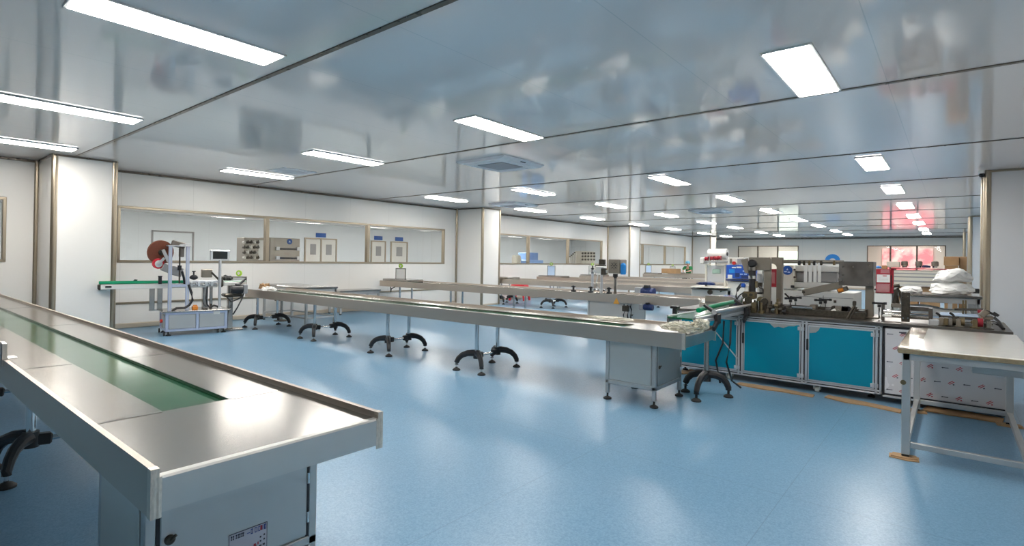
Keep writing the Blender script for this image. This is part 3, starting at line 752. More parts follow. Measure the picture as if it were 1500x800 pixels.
m = MB(); m.tube([(p.x-.1, 8.4, .62), (p.x-.05, 8.37, .5), (p.x-.02, 8.36, .58), (p.x+.12, 8.36, .63)], .012); m.build('hanging_cable', 'black', c3).location = (0, 0, 0)
bpy.data.objects['hanging_cable'].location = -Vector(c3.location)

# red plastic stools beyond the second conveyor
def stool(label, x, y, rz):
    t = thing('plastic_stool', label, 'stool', (x, y, 0), rz, 'red plastic stools', world=False); t.scale = (1.45, 1.45, 1.12)
    m = MB(); m.prism([(-.15, -.15), (.15, -.15), (.15, .15), (-.15, .15)], 'z', .44, .47); m.box(-.16, .16, -.16, .16, .395, .44, .01); m.build('seat', 'redplastic', t)
    for a in (-1, 1):
        for b_ in (-1, 1): MB().bar((a*.135, b_*.135, .40), (a*.175, b_*.175, 0), .045, .045, .008).build('leg', 'redplastic', t)
    m = MB()
    for a in (-1, 1): m.box(-.15, .15, a*.155-.008, a*.155+.008, .16, .19); m.box(a*.155-.008, a*.155+.008, -.15, .15, .16, .19)
    m.build('stretcher', 'redplastic', t)
p = U(761, 440, z=0); stool('bright red plastic stool beyond the second wall column, behind the middle conveyors', p.x, p.y, .3)
# ------------------------------------------------------------------ ink coder on the third conveyor, motors beside the fourth
YC = 8.62
ic = thing('ink_coder', 'ink coder with a grey ventilated box and blue bottle, standing on the third conveyor', 'machine', (U(900, 430, y=YC).x, YC, .742))
m = MB(); rectbox(m, (891, 380), (908, 401), YC, .26, .012); bx = m.build('control_box', 'graysteel', ic)
c = U(899.5, 389.5, y=YC)
for k in range(8):
    a = k*PI/4; m = MB(); m.bar((c.x+.03*math.cos(a), YC-.003, c.z+.03*math.sin(a)), (c.x+.065*math.cos(a), YC-.003, c.z+.065*math.sin(a)), .004, .012); m.build('vent_slot', 'black', bx)
m = MB(); m.cyl((c.x, YC, c.z), (c.x, YC-.004, c.z), .014); m.build('vent_hub', 'black', bx)
p = U(901.5, 402, y=YC+.1); q = U(901.5, 428, y=YC+.1)
m = MB(); m.cyl((p.x, YC+.1, p.z-.05), (p.x, YC+.1, p.z+.01), .045); m.cyl((p.x, YC+.1, p.z-.07), (p.x, YC+.1, p.z-.05), .03); m.build('swivel', 'black', ic)
m = MB(); m.cyl((p.x, YC+.1, .742), (p.x, YC+.1, p.z-.06), .026); m.cyl((p.x, YC+.1, .742), (p.x, YC+.1, .755), .06); m.build('post', 'steel', ic)
p = U(911, 394, y=YC); m = MB(); m.lathe([(0, -.10), (.045, -.10), (.05, -.08), (.05, .07), (.03, .10), (0, .11)], (p.x, YC+.05, p.z), 18); m.build('bottle', 'skyblue', ic)
for px in (867.5, 881):
    a = U(px, 427, y=YC); m = MB(); m.box(a.x-.018, a.x+.018, YC-.018, YC+.018, .742, 1.14, .003); m.build('upright', 'alu', ic)
m = MB(); rectbox(m, (863, 395), (889, 399.5), YC-.02, .05); rectbox(m, (873, 391), (884, 401), YC-.01, .06); m.build('head_bracket', 'white', ic)
m = MB(); rectbox(m, (877, 380), (884, 388), YC, .08, .006); rectbox(m, (872, 388), (884, 390), YC-.01, .10); rectbox(m, (880, 393), (887, 403), YC-.03, .05, .006); m.build('print_head', 'castdark', ic)
a = U(868, 396, y=YC); m = MB(); m.cyl((a.x, YC, a.z-.06), (a.x, YC, a.z+.04), .022); m.cyl((a.x, YC, a.z+.04), (a.x, YC, a.z+.08), .012); m.cyl((a.x, YC, a.z+.03), (a.x, YC, a.z+.045), .034); m.build('adjuster_knob', 'black', ic)
m = MB(); a = [U(x, y, y=YC-.03) for x, y in ((876, 402), (874, 412), (874, 420), (880, 426))]; m.tube(a, .012); m.build('air_hose', 'strip', ic)
for i, (px, py) in enumerate(((841, 417), (866, 421), (893, 424))):
    a = U(px, py, y=8.50); m = MB(); m.box(a.x-.035, a.x+.035, 8.44, 8.52, .767, .80, .006); m.cyl((a.x, 8.48, .80), (a.x, 8.48, .88), .02); m.cyl((a.x-.04, 8.48, .86), (a.x+.04, 8.48, .86), .013)
    one('rail_clamp', m, 'black', ['black rail clamp on the third conveyor left of the ink coder', 'black rail clamp on the third conveyor under the ink coder', 'black rail clamp on the third conveyor right under the grey coder box'][i], 'clamp', 'rail clamps')
# warning triangle and cables on the third conveyor's skirt
a = U(903, 441, y=8.418); m = MB(); m.prism([(a.x-.06, a.z-.05), (a.x+.06, a.z-.05), (a.x, a.z+.06)], 'y', 8.414, 8.4195); wt = m.build('warning_triangle', 'amber', c3); wt.location = -Vector(c3.location)
m = MB()
for k, px in enumerate((914, 919, 923)):
    a = [U(px, 446+k, y=8.41), U(px+2, 454, y=8.38), U(px-1+k, 462, y=8.39), U(px+1, 468, y=8.40)]; m.tube(a, .012)
wc = m.build('hanging_wires', 'black', c3); wc.location = -Vector(c3.location)
m = MB(); a = U(917, 452, y=8.38); m.box(a.x-.06, a.x+.06, 8.34, 8.40, a.z-.05, a.z+.05, .01); m.build('terminal_box', 'castdark', c3).location = -Vector(c3.location)
def motor(label, px, py, y, s, up_=False):
    a = U(px, py, y=y); t = thing('motor', label, 'motor', (a.x, y, a.z), 0, 'blue gear motors', world=False)
    m = MB(); m.cyl((-.05*s, 0, 0), (.17*s, 0, 0), .075*s, n=20)
    for k in range(7): m.cyl((-.03*s+k*.025*s, 0, 0), (-.022*s+k*.025*s, 0, 0), .085*s, n=20)
    m.build('housing', 'navy', t)
    m = MB(); m.box(-.17*s, -.05*s, -.08*s, .08*s, -.08*s, .08*s, .012); m.build('gearbox', 'grayplastic', t)
    m = MB(); m.cyl((.17*s, 0, 0), (.20*s, 0, 0), .078*s, n=20); m.build('fan_cover', 'navy', t)
    m = MB(); m.box(0, .1*s, -.05*s, .05*s, .07*s, .13*s, .01); m.build('terminal_box', 'black', t)
    m = MB(); m.box(-.12*s, -.06*s, .0, .10 if s < 1 else .22, -.04, .04, .006); m.build('mounting_arm', 'steel', t)
    return t
motor('dark blue motor hanging at the side of the fourth conveyor, right of the ink coder', 944, 427.5, 12.0, 1.25)
motor('smaller dark blue motor low under the third conveyor, right of its cabinet', 946, 450, 8.36, .62)
# open carton, seated worker and small goods on the far conveyors
p = U(968, 399, y=24.2); q = U(986, 391, y=24.2)
m = MB(); z0 = .81
m.box(-10.6, -9.9, 24.1, 24.7, z0, z0+.22, .004); cb = m
t = one('open_carton', cb, 'card', 'brown cardboard carton on the far conveyor left of the worker', 'box')
# ------------------------------------------------------------------ seated worker at the farthest conveyor
hp = U(1007.5, 386, y=28.05)
wx, wy = hp.x, 28.2
ws = thing('person', 'seated worker in a green shirt and light blue cap, leaning over the farthest conveyor', 'person', (wx, wy, 0), PI, world=False)
def skin_body(name, V, E_, R_, m, parent, sub=2):
    me = bpy.data.meshes.new(name); me.from_pydata(V, E_, []); o = bpy.data.objects.new(name, me); COL.objects.link(o); o.parent = parent
    md = o.modifiers.new('skin', 'SKIN'); md.use_smooth_shade = True; md.branch_smoothing = .6
    for i, r in enumerate(R_): me.skin_vertices[0].data[i].radius = (r, r) if not isinstance(r, tuple) else r
    me.skin_vertices[0].data[0].use_root = True
    s_ = o.modifiers.new('sub', 'SUBSURF'); s_.levels = sub; s_.render_levels = sub
    for q in (M[m] if isinstance(m, str) else m,): me.materials.append(q)
    return o
# body faces +y (towards the conveyor); pelvis first
V = [(0, 0, .60), (0, .03, .75), (0, .07, .95), (0, .10, 1.08), (0, .13, 1.14), (0, .16, 1.22), (0, .17, 1.30),
     (-.17, .11, 1.06), (-.22, .24, .90), (-.12, .42, .86), (-.10, .49, .86), (.17, .11, 1.06), (.22, .24, .90), (.12, .42, .86), (.10, .49, .86),
     (-.1, .02, .57), (-.13, .40, .57), (-.13, .38, .12), (.1, .02, .57), (.13, .40, .57), (.13, .38, .12), (-.13, .50, .05), (.13, .50, .05)]
Ed = [(0, 1), (1, 2), (2, 3), (3, 4), (4, 5), (5, 6), (3, 7), (7, 8), (8, 9), (9, 10), (3, 11), (11, 12), (12, 13), (13, 14), (0, 15), (15, 16), (16, 17), (0, 18), (18, 19), (19, 20), (17, 21), (20, 22)]
Rd = [(.14, .11), (.13, .10), (.15, .11), (.13, .09), .05, .085, .075, .055, .042, .034, .026, .055, .042, .034, .026, .085, .06, .042, .085, .06, .042, .04, .04]
skin_body('body', V, Ed, Rd, 'skin', ws)
V2 = [(0, 0, .62), (0, .03, .75), (0, .07, .95), (0, .10, 1.10), (-.175, .11, 1.09), (-.225, .23, .92), (.175, .11, 1.09), (.225, .23, .92)]
skin_body('green_shirt', V2, [(0, 1), (1, 2), (2, 3), (3, 4), (4, 5), (3, 6), (6, 7)], [(.165, .13), (.15, .12), (.17, .125), (.16, .11), .085, .066, .085, .066], 'shirt', ws)
V3 = [(0, 0, .58), (-.1, .02, .57), (-.13, .41, .57), (-.13, .38, .14), (.1, .02, .57), (.13, .41, .57), (.13, .38, .14)]
skin_body('trousers', V3, [(0, 1), (1, 2), (2, 3), (0, 4), (4, 5), (5, 6)], [.15, .105, .078, .06, .105, .078, .06], 'trouser', ws)
m = MB(); m.blob((0, .15, 1.335), (.115, .125, .085), .05, 2, 3, 2); m.lathe([(.122, 1.285), (.128, 1.292), (.128, 1.315), (.12, 1.32)], (0, .15, 0), 24); m.build('cap', 'cap', ws)
m = MB(); m.blob((0, .07, 1.25), (.09, .07, .08), .1, 3, 2, 5); m.build('hair', 'hair', ws)
m = MB()
for s in (-1, 1): m.blob((s*.032, .247, 1.235), (.013, .008, .009), 0, sub=2)
m.build('eyes', 'hair', ws)
m = MB(); m.blob((0, .262, 1.21), (.014, .018, .022), 0, sub=2); m.build('nose', 'skin', ws)
m = MB(); m.blob((0, .245, 1.17), (.026, .008, .008), 0, sub=2); m.build('mouth', 'estop', ws)
for s in (-1, 1): MB().blob((s*.088, .165, 1.22), (.014, .025, .034), 0, sub=2).build('ear', 'skin', ws)
for s in (-1, 1):
    V, Ed, Rd = [(s*.10, .49, .855), (s*.098, .54, .853)], [(0, 1)], [.026, .03]
    for k, (dx, L_) in enumerate(((-.026, .065), (-.009, .075), (.009, .07), (.026, .055))):
        i = len(V); V += [(s*.098+dx, .575, .852), (s*.098+dx*1.2, .575+L_*.55, .848), (s*.098+dx*1.2, .575+L_, .836)]; Ed += [(1, i), (i, i+1), (i+1, i+2)]; Rd += [.01, .009, .008]
    i = len(V); V += [(s*.098-s*.04, .535, .85), (s*.098-s*.052, .57, .845)]; Ed += [(0, i), (i, i+1)]; Rd += [.012, .009]
    skin_body('hand', V, Ed, Rd, 'skin', ws, 1)
t = thing('work_stool', 'plain stool under the seated worker in green', 'stool', (wx, wy, 0), 0, world=False)
MB().cyl((0, 0, .33), (0, 0, .37), .18, n=24).build('seat', 'castdark', t)
for a in range(4):
    MB().cyl((.12*math.cos(a*PI/2+.8), .12*math.sin(a*PI/2+.8), .33), (.17*math.cos(a*PI/2+.8), .17*math.sin(a*PI/2+.8), 0), .015).build('leg', 'steel', t)
# ------------------------------------------------------------------ the blue-panelled packing machine on the right
Y0 = 6.40; YD = 7.45; X0, X1 = -2.62, .42; ZD = .785
bm_ = thing('packing_machine', 'long machine with glossy blue doors and white film-covered panels, right of centre', 'machine', ((X0+X1)/2, (Y0+YD)/2, 0))
MB().box(X0, X1, Y0-.01, YD, ZD-.03, ZD, .003).build('deck', 'darksteel', bm_)
MB().box(X0+.04, X1-.02, Y0+.06, YD-.05, .10, ZD-.04).build('cabinet_core', 'slot', bm_)
POSTS = [X0, -1.885, -1.235, -.58]
def profile(mb, x0, x1, z0, z1, y0=Y0):   # grooved aluminium profile seen from the front
    if x1-x0 < z1-z0:
        w3 = (x1-x0)/3
        mb.box(x0, x0+w3*1.1, y0, y0+.045, z0, z1, .003); mb.box(x1-w3*1.1, x1, y0, y0+.045, z0, z1, .003); mb.box(x0, x1, y0+.008, y0+.045, z0, z1)
    else:
        w3 = (z1-z0)/3
        mb.box(x0, x1, y0, y0+.045, z0, z0+w3*1.1, .003); mb.box(x0, x1, y0, y0+.045, z1-w3*1.1, z1, .003); mb.box(x0, x1, y0+.008, y0+.045, z0, z1)
for x in POSTS:
    m = MB(); profile(m, x, x+.058, .075, ZD-.031); m.build('frame_post', 'alu', bm_)
    m = MB(); m.box(x+.023, x+.035, Y0+.005, Y0+.0085, .08, ZD-.035); m.build('post_slot', 'slot', bm_)
for z in (.075, ZD-.075):
    m = MB(); profile(m, X0, -.522, z, z+.042); m.build('frame_rail', 'alu', bm_)
    m = MB(); m.box(X0, -.525, Y0+.005, Y0+.0085, z+.016, z+.026); m.build('rail_slot', 'slot', bm_)
m = MB(); profile(m, X0, X0+.05, .075, ZD-.031, YD-.05); m.box(X0, X0+.045, Y0+.05, YD, .075, .12); m.box(X0, X0+.045, Y0+.05, YD, .70, .745); m.build('end_frame', 'alu', bm_)
MB().box(X0+.015, X0+.02, Y0+.05, YD-.04, .12, .70).build('end_panel', 'bluefilm', bm_)
for k, (a, b) in enumerate(zip(POSTS[:-1], POSTS[1:])):
    xa, xb = a+.064, b-.006
    d = MB(); d.box(xa, xb, Y0-.004, Y0+.03, .122, .706, .003); dr = d.build('door', 'alu', bm_)
    MB().box(xa+.012, xb-.012, Y0-.006, Y0-.0035, .136, .692).build('blue_panel', 'bluefilm', dr)
    for ga in (xa-.005, xb): MB().box(ga, ga+.005, Y0+.002, Y0+.03, .122, .706).build('door_gap', 'slot', dr)
    hx = xa-.03 if k else xb+.02
    m = MB(); m.box(xa-.014, xa+.006, Y0-.022, Y0-.004, .44, .56, .006); m.build('handle', 'black', dr)
    for z in (.16, .66):
        m = MB(); m.box(xb-.03, xb+.035, Y0-.012, Y0-.004, z-.02, z+.02, .004); m.cyl((xb+.003, Y0-.014, z-.022), (xb+.003, Y0-.014, z+.022), .007); m.build('hinge', 'alu', dr)
m = MB(); z = .692; m.prism([(-1.55, z), (-1.28, z), (-1.30, z-.012), (-1.36, z-.016), (-1.41, z-.04), (-1.46, z-.03), (-1.50, z-.045), (-1.53, z-.02)], 'y', Y0-.0075, Y0-.006); m.build('peeled_patch', 'peel', bm_)
m = MB(); m.prism([(-1.155, z), (-1.06, z), (-1.07, z-.03), (-1.10, z-.06), (-1.155, z-.07)], 'y', Y0-.0075, Y0-.006); m.build('peeled_patch', 'peel', bm_)
# white film-covered panel at the right end with its scattered print
m = MB(); m.box(-.50, X1-.005, Y0, Y0+.025, .10, .735, .003); fpm = m
m = MB(); m.box(-.515, -.50, Y0-.002, Y0+.02, .08, .745); m.box(-.515, X1, Y0-.002, Y0+.02, .083, .095); m.box(-.515, X1, Y0-.002, Y0+.02, .735, .745); gk = m
m = MB(); m.box(-.515, X1, Y0-.003, Y0+.02, .062, .082, .003); m.build('bottom_rail', 'alu', bm_)
MB().box(X1-.005, X1, Y0, YD, .09, ZD-.03).build('film_end_panel', 'filmwhite', bm_)
fpm.mi(); strokes = []; rr = random.Random(3)
md, mr = 0, 1
def stroke(mb, x, z, L_, ang, w=.0032): strokes.append((mb, x, z, L_, ang, w))
def draw(mb, x, z, L_, ang, w):
    c, s = math.cos(ang), math.sin(ang); mb.prism([(x-c*L_/2+s*w, z-s*L_/2-c*w), (x+c*L_/2+s*w, z+s*L_/2-c*w), (x+c*L_/2-s*w, z+s*L_/2+c*w), (x-c*L_/2-s*w, z-s*L_/2+c*w)], 'y', Y0-.0012, Y0-.0002)
for r in range(5):
    for c in range(9):
        x = -.46 + c*.105 + (.05 if r % 2 else 0); z = .68 - r*.135
        if x > X1-.05: continue
        if c % 2 == r % 2: stroke(md, x, z, .05, .02); stroke(md, x-.018, z, .012, .9, .004)
        else:
            stroke(mr, x, z, .045, .65); stroke(mr, x-.01, z+.008, .045, .65); stroke(md if r % 2 else mr, x+.012, z-.012, .012, .3, .005)
stroke(md, -.36, .705, .06, .05, .006); stroke(md, -.35, .695, .05, -.1, .005)
for q in strokes:
    if q[0] == 0: draw(fpm, *q[1:])
fpm.mi()
for q in strokes:
    if q[0] == 1: draw(fpm, *q[1:])
fp = fpm.build('film_panel', ('filmwhite', 'print_dark', 'print_red'), bm_); gk.build('panel_gasket', 'slot', fp)
# casters and pads under the machine
for px, py in ((1193, 578), (1067, 556)):
    c = U(px, py, z=0); m = MB(); m.cyl((c.x-.02, 6.47, .034), (c.x+.02, 6.47, .034), .034, n=18); cw = m.build('caster_wheel', 'cream', bm_)
    m = MB(); m.box(c.x-.032, c.x-.022, 6.43, 6.51, .03, .10); m.box(c.x+.022, c.x+.032, 6.43, 6.51, .03, .10); m.box(c.x-.035, c.x+.035, 6.43, 6.51, .09, .102); m.build('caster_fork', 'white', cw)
for x in (-2.55, -.62, .35):
    for y in (6.55, 7.35):
        m = MB(); m.lathe([(0, 0.012), (.035, .012), (.03, .03), (.012, .035), (.012, .10)], (x, y, 0), 14); m.build('leveling_foot', 'rubber', bm_)

# --- gear on the deck
def part(name, m, parent=bm_): 
    return lambda mb: mb.build(name, m, parent)
m = MB(); rectbox(m, (1119, 390), (1128, 459.5), 6.62, .05, .004); post = m.build('press_post', 'graysteel', bm_)
m = MB(); rectbox(m, (1097, 377), (1128.2, 396.5), 6.60, .07, .004); m.build('press_bridge', 'graysteel', bm_)
a, b = U(1126, 377, y=6.85), U(1144.5, 447, y=6.85)
m = MB(); wp = U(1137.5, 400, y=6.85).x; m.prism([(a.x, a.z), (b.x, a.z), (b.x, b.z-.02), (wp, b.z-.02), (wp, a.z-.115), (wp-.012, a.z-.09), (wp-.04, a.z-.075), (a.x, a.z-.072)], 'y', 6.85, 6.93); m.build('press_rear_frame', 'graysteel', bm_)
p, q = U(1086, 381, y=6.6), U(1097, 401, y=6.6)
m = MB(); m.prism([(p.x, p.z), (q.x-.02, p.z+.02), (q.x, q.z), (p.x+.045, q.z+.01)], 'y', 6.58, 6.64); m.build('bracket_plate', 'graysteel', bm_)
c = U(1102, 386, y=6.57); m = MB(); m.lathe([(0, -.03), (.045, -.03), (.045, .02), (.03, .035), (0, .035)], (c.x, 6.57, c.z), 22, Matrix.Rotation(PI/2, 3, 'X')); m.build('sensor_eye', 'black', bm_)
def vcyl(px, y0, y1, Y, wpx, mm, name):
    a, b = U(px, y0, y=Y), U(px, y1, y=Y); r = abs(U(px+wpx/2, y0, y=Y).x-a.x); mb = MB(); mb.cyl((a.x, Y, b.z), (a.x, Y, a.z), r, n=20); return mb.build(name, mm, bm_)
vcyl(1102, 391, 396.5, 6.6, 13, 'steel', 'motor_cap'); vcyl(1102, 396.5, 404, 6.6, 10.5, 'black', 'servo_motor'); vcyl(1102, 404, 408.5, 6.6, 11, 'chrome', 'motor_flange'); vcyl(1102, 408.5, 430, 6.6, 10, 'black', 'motor_body')
rectbox(MB(), (1106, 412), (1109, 422), 6.57, .03).build('motor_label', 'brass', bm_)
vcyl(1113, 401, 414, 6.72, 9, 'alu', 'air_cylinder'); vcyl(1113, 414, 424, 6.72, 6.5, 'castdark', 'cylinder_neck'); vcyl(1113, 421, 447, 6.72, 7.5, 'white', 'cylinder_body'); vcyl(1113, 428, 431, 6.72, 8.2, 'black', 'cylinder_band'); vcyl(1113, 438, 441, 6.72, 8.2, 'black', 'cylinder_band'); vcyl(1113, 447, 459, 6.72, 5, 'castdark', 'cylinder_rod')
vcyl(1122, 398, 412, 6.75, 4, 'chrome', 'guide_rod'); vcyl(1118, 396, 458, 6.80, 2.5, 'chrome', 'guide_rod')
m = MB(); rectbox(m, (1088, 427), (1105, 438.5), 6.52, .12, .01); m.build('gear_housing', 'brass', bm_)
m = MB(); a = U(1091, 433, y=6.515); m.cyl((a.x, 6.52, a.z), (a.x, 6.51, a.z), .03); a = U(1100, 432, y=6.515); m.cyl((a.x, 6.52, a.z), (a.x, 6.50, a.z), .018); m.build('housing_cap', 'castdark', bm_)
rg = random.Random(11)
for k in range(14):
    px = 1089 + k*2.35 + rg.uniform(-.6, .6); a = U(px, 450, y=6.55+.02*(k % 3)); h0 = rg.uniform(.79, .83)
    m = MB(); yy = 6.5+.06*(k % 4); 
    if k % 3 == 0: m.cyl((a.x, yy, ZD), (a.x, yy, ZD+rg.uniform(.10, .17)), rg.uniform(.012, .022), n=14); m.cyl((a.x, yy, ZD), (a.x, yy, ZD+.03), .03, n=14)
    elif k % 3 == 1: m.lathe([(0, -.02), (.035, -.02), (.042, -.008), (.042, .008), (.035, .02), (0, .02)], (a.x, yy, ZD+rg.uniform(.07, .14)), 18, Matrix.Rotation(PI/2, 3, 'X')); m.box(a.x-.012, a.x+.012, yy-.01, yy+.03, ZD, ZD+.12)
    else: m.box(a.x-.025, a.x+.025, yy-.03, yy+.03, ZD, ZD+rg.uniform(.06, .13), .006); m.cyl((a.x, yy-.05, ZD+.05), (a.x, yy+.02, ZD+.05), .014)
    m.build(('guide_pin', 'feed_roller', 'valve_block')[k % 3], ('steel', 'brass', 'castdark')[(k+k//3) % 3], bm_)
for pts, r in (([(1086, 415), (1080, 423), (1078, 434), (1082, 446), (1090, 455), (1095, 459)], .011), ([(1090, 428), (1083, 433), (1080, 438), (1081, 443)], .008), ([(1090, 418), (1084, 421), (1080, 427)], .008), ([(1112, 420), (1118, 424), (1120, 433), (1117, 441)], .012)):
    m = MB(); m.tube([U(x, y, y=6.53 if x < 1105 else 6.66) for x, y in pts], r); m.build('air_hose', 'black', bm_)
m = MB(); rectbox(m, (1085, 415), (1091, 421.5), 6.5, .05, .012); m.build('blue_valve', 'blue', bm_)
m = MB(); rectbox(m, (1090, 417), (1096, 428), 6.54, .04, .008); m.build('white_regulator', 'white', bm_)
for k, px in enumerate((1130, 1134, 1139, 1145, 1150)):
    a = U(px, 455, y=6.6); m = MB(); h = (.10, .06, .13, .08, .05)[k]
    m.box(a.x-.016, a.x+.016, 6.56, 6.66, ZD, ZD+h, .005); m.cyl((a.x-.02, 6.55, ZD+h*.7), (a.x+.02, 6.55, ZD+h*.7), .018); m.cyl((a.x, 6.6, ZD+h), (a.x, 6.6, ZD+h+.04), .008)
    m.build('valve_block', ('castdark', 'steel', 'brass', 'castdark', 'black')[k], bm_)
# long dark rails, rods and black clamp knobs
m = MB(); rectbox(m, (1142, 446), (1270, 468), 6.80, .07, .004); m.build('rail_back_plate', 'castdark', bm_)
m = MB(); a, b = U(1150, 458, y=6.62), U(1268, 466, y=6.62); m.box(a.x, b.x, 6.6, 6.68, ZD, ZD+.07, .004); m.build('rail_front_plate', 'castdark', bm_)
m = MB(); a, b = U(1160, 456.5, y=6.58), U(1190, 459, y=6.58); m.cyl((a.x, 6.58, ZD+.085), (b.x, 6.58, ZD+.085), .014, n=14); m.build('polished_rod', 'chrome', bm_)
for k, px in enumerate((1147, 1152, 1192, 1197, 1214, 1229, 1254, 1262)):
    a = U(px, 460, y=6.7); m = MB(); h = .06+.03*(k % 3); m.box(a.x-.03, a.x+.03, 6.64, 6.76, ZD, ZD+h, .005); m.cyl((a.x, 6.62, ZD+h*.6), (a.x, 6.64, ZD+h*.6), .016); m.build('rail_block', ('castdark', 'darksteel', 'graysteel')[k % 3], bm_)
def tknob(px, py, Y, zb):
    a = U(px, py, y=Y); t_ = MB(); t_.cyl((a.x, Y, zb), (a.x, Y, a.z-.02), .008, n=10); o = t_.build('clamp_stem', 'chrome', bm_)
    m = MB(); m.cyl((a.x, Y, a.z-.03), (a.x, Y, a.z), .016); m.bar((a.x-.05, Y, a.z+.012), (a.x+.05, Y, a.z+.012), .022, .02, .008); m.cyl((a.x-.05, Y, a.z), (a.x-.05, Y, a.z+.025), .014); m.cyl((a.x+.05, Y, a.z), (a.x+.05, Y, a.z+.025), .014); m.build('clamp_knob', 'black', o)
for px, py, Y in ((1158, 439, 6.84), (1165.5, 437.5, 6.9), (1202, 441.5, 6.84), (1209, 440.5, 6.9), (1288, 446, 6.72)): tknob(px, py, Y, ZD+.02)
m = MB(); m.tube([U(1241, 468, y=6.6), U(1246, 458, y=6.6), U(1252, 448, y=6.6)], .014); m.tube([U(1244, 468, y=6.6), U(1255, 450, y=6.6)], .009); m.box(*[v for v in (U(1249, 446, y=6.6).x, U(1254, 446, y=6.6).x)], 6.58, 6.63, U(1250, 448, y=6.6).z, U(1250, 441, y=6.6).z, .006); m.build('tilting_guide', 'castdark', bm_)
m = MB(); m.bar(U(1217, 458, y=6.66), U(1225, 454, y=6.66), .05, .04, .006); m.build('guide_chute', 'white', bm_)
for k in range(6):
    a = U(1222+k*4, 455+k*.5, y=6.68); m = MB(); m.lathe([(0, -.012), (.03, -.012), (.034, 0), (.03, .012), (0, .012)], (a.x, 6.68, ZD+.09), 16, Matrix.Rotation(PI/2, 3, 'X')); m.build('drive_roller', 'black' if k % 2 else 'castdark', bm_)
# big grey box on its post
m = MB(); rectbox(m, (1267.5, 419), (1279, 469), 6.86, .09, .004); pst = m.build('box_post', 'graysteel', bm_)
a = U(1273, 469, y=6.85); MB().box(a.x-.11, a.x+.09, 6.80, 7.0, ZD, ZD+.015, .003).build('post_base', 'graysteel', bm_)
m = MB(); rectbox(m, (1229, 383), (1279, 420), 6.80, .28, .005); gb = m.build('feed_box', 'darksteel', bm_)
m = MB()
for x, y in ((1235, 391), (1250, 391), (1235, 403), (1235, 412), (1273, 388), (1273, 397), (1273, 415)): a = U(x, y, y=6.80); m = MB(); m.cyl((a.x, 6.80, a.z), (a.x, 6.792, a.z), .009, n=10); m.build('bolt', 'steel', gb)
a = U(1231, 409.5, y=6.78); m = MB(); m.cyl((a.x, 6.8, a.z), (a.x, 6.775, a.z), .02); m.build('pivot_pin', 'chrome', gb)
m = MB(); a, b = U(1176, 429, y=7.0), U(1233, 417, y=7.0); m.bar(a, b, .03, .075, .006); m.build('lift_arm', 'graysteel', bm_)
a = U(1177, 428, y=6.98); m = MB(); m.cyl((a.x, 6.98, a.z), (a.x, 7.01, a.z), .016); m.build('arm_pin', 'castdark', bm_)
m = MB(); a, b = U(1227, 427, y=6.9), U(1242, 422, y=6.9); m.bar(a, b, .05, .05, .006); m.build('paper_sensor', 'graysteel', bm_)
m = MB(); a = U(1228, 426, y=6.88); m.cyl(a, a+Vector((.05, 0, .015)), .022); m.build('sensor_tip', 'orange', bm_)
# overhead tube with hanging white strips
m = MB(); a, b = U(1143, 383, y=7.25), U(1236, 384, y=7.25); m.cyl(a, b, .022); tb = m.build('feed_tube', 'graysteel', bm_)
m = MB(); m.cyl((a.x+.01, 7.25, ZD), (a.x+.01, 7.25, a.z), .016); m.build('tube_post', 'steel', bm_)
for k, px in enumerate((1180, 1187, 1194, 1200.5)):
    a, b = U(px-2.2, 385, y=7.22), U(px+2.0, 414, y=7.22); m = MB(); m.prism([(a.x, a.z), (a.x+.035, a.z), (b.x, b.z), (b.x-.032, b.z)], 'y', 7.215, 7.225); m.build('white_strip', 'strip', tb)
for k, px in enumerate((1171, 1178, 1186, 1193, 1203, 1222)):
    a = U(px, 386, y=7.22); m = MB(); m.box(a.x-.012, a.x+.012, 7.2, 7.24, a.z-.02, a.z+.03, .004); m.build('strip_clip', ('black', 'castdark', 'brass')[k % 3], tb)
m = MB(); m.bar(U(1205, 389, y=7.2), U(1226, 396, y=7.2), .02, .02); m.build('strip_guide', 'white', tb)
# right-hand half: tall black plate, cross shafts, folding unit
m = MB(); rectbox(m, (1320.5, 428), (1332.5, 472), 6.56, .05, .003); bp_ = m.build('black_plate', 'castdark', bm_)
for x, y in ((1323, 434), (1330, 434), (1323, 466), (1330, 466)): a = U(x, y, y=6.56); m = MB(); m.cyl((a.x, 6.56, a.z), (a.x, 6.555, a.z), .007, n=8); m.build('bolt', 'chrome', bp_)
m = MB(); m.cyl((U(1294, 458, y=6.62).x, 6.64, ZD+.10), (U(1362, 458, y=6.62).x, 6.64, ZD+.10), .017); m.build('cross_shaft', 'chrome', bm_)
m = MB(); m.cyl((U(1294, 458, y=6.62).x, 6.74, ZD+.05), (U(1362, 458, y=6.62).x, 6.74, ZD+.05), .02); m.build('cross_shaft', 'steel', bm_)
m = MB(); rectbox(m, (1333, 449), (1365.5, 457), 6.74, .06, .003); m.build('side_plate', 'darksteel', bm_)
m = MB(); rectbox(m, (1360, 452), (1366, 470), 6.60, .16, .003); m.build('end_block', 'darksteel', bm_)
m = MB(); rectbox(m, (1291, 446), (1295.5, 470), 6.7, .05, .003); m.build('end_block', 'darksteel', bm_)
m = MB(); rectbox(m, (1292, 461), (1306, 465), 6.6, .08, .004); m.build('white_chute', 'white', bm_)
m = MB(); rectbox(m, (1360.5, 468), (1376, 478.5), 6.50, .07, .008); m.build('junction_box', 'alu', bm_)
m = MB(); m.tube([U(1314, 422, y=6.75), U(1318, 428, y=6.75), U(1320, 436, y=6.75)], .012); m.bar(U(1309, 447, y=6.8), U(1314, 424, y=6.8), .025, .03); m.bar(U(1316, 447, y=6.85), U(1311, 424, y=6.85), .025, .03); m.cyl(U(1309, 419, y=6.8), U(1318, 418, y=6.8), .018); m.build('toggle_clamp', 'castdark', bm_)
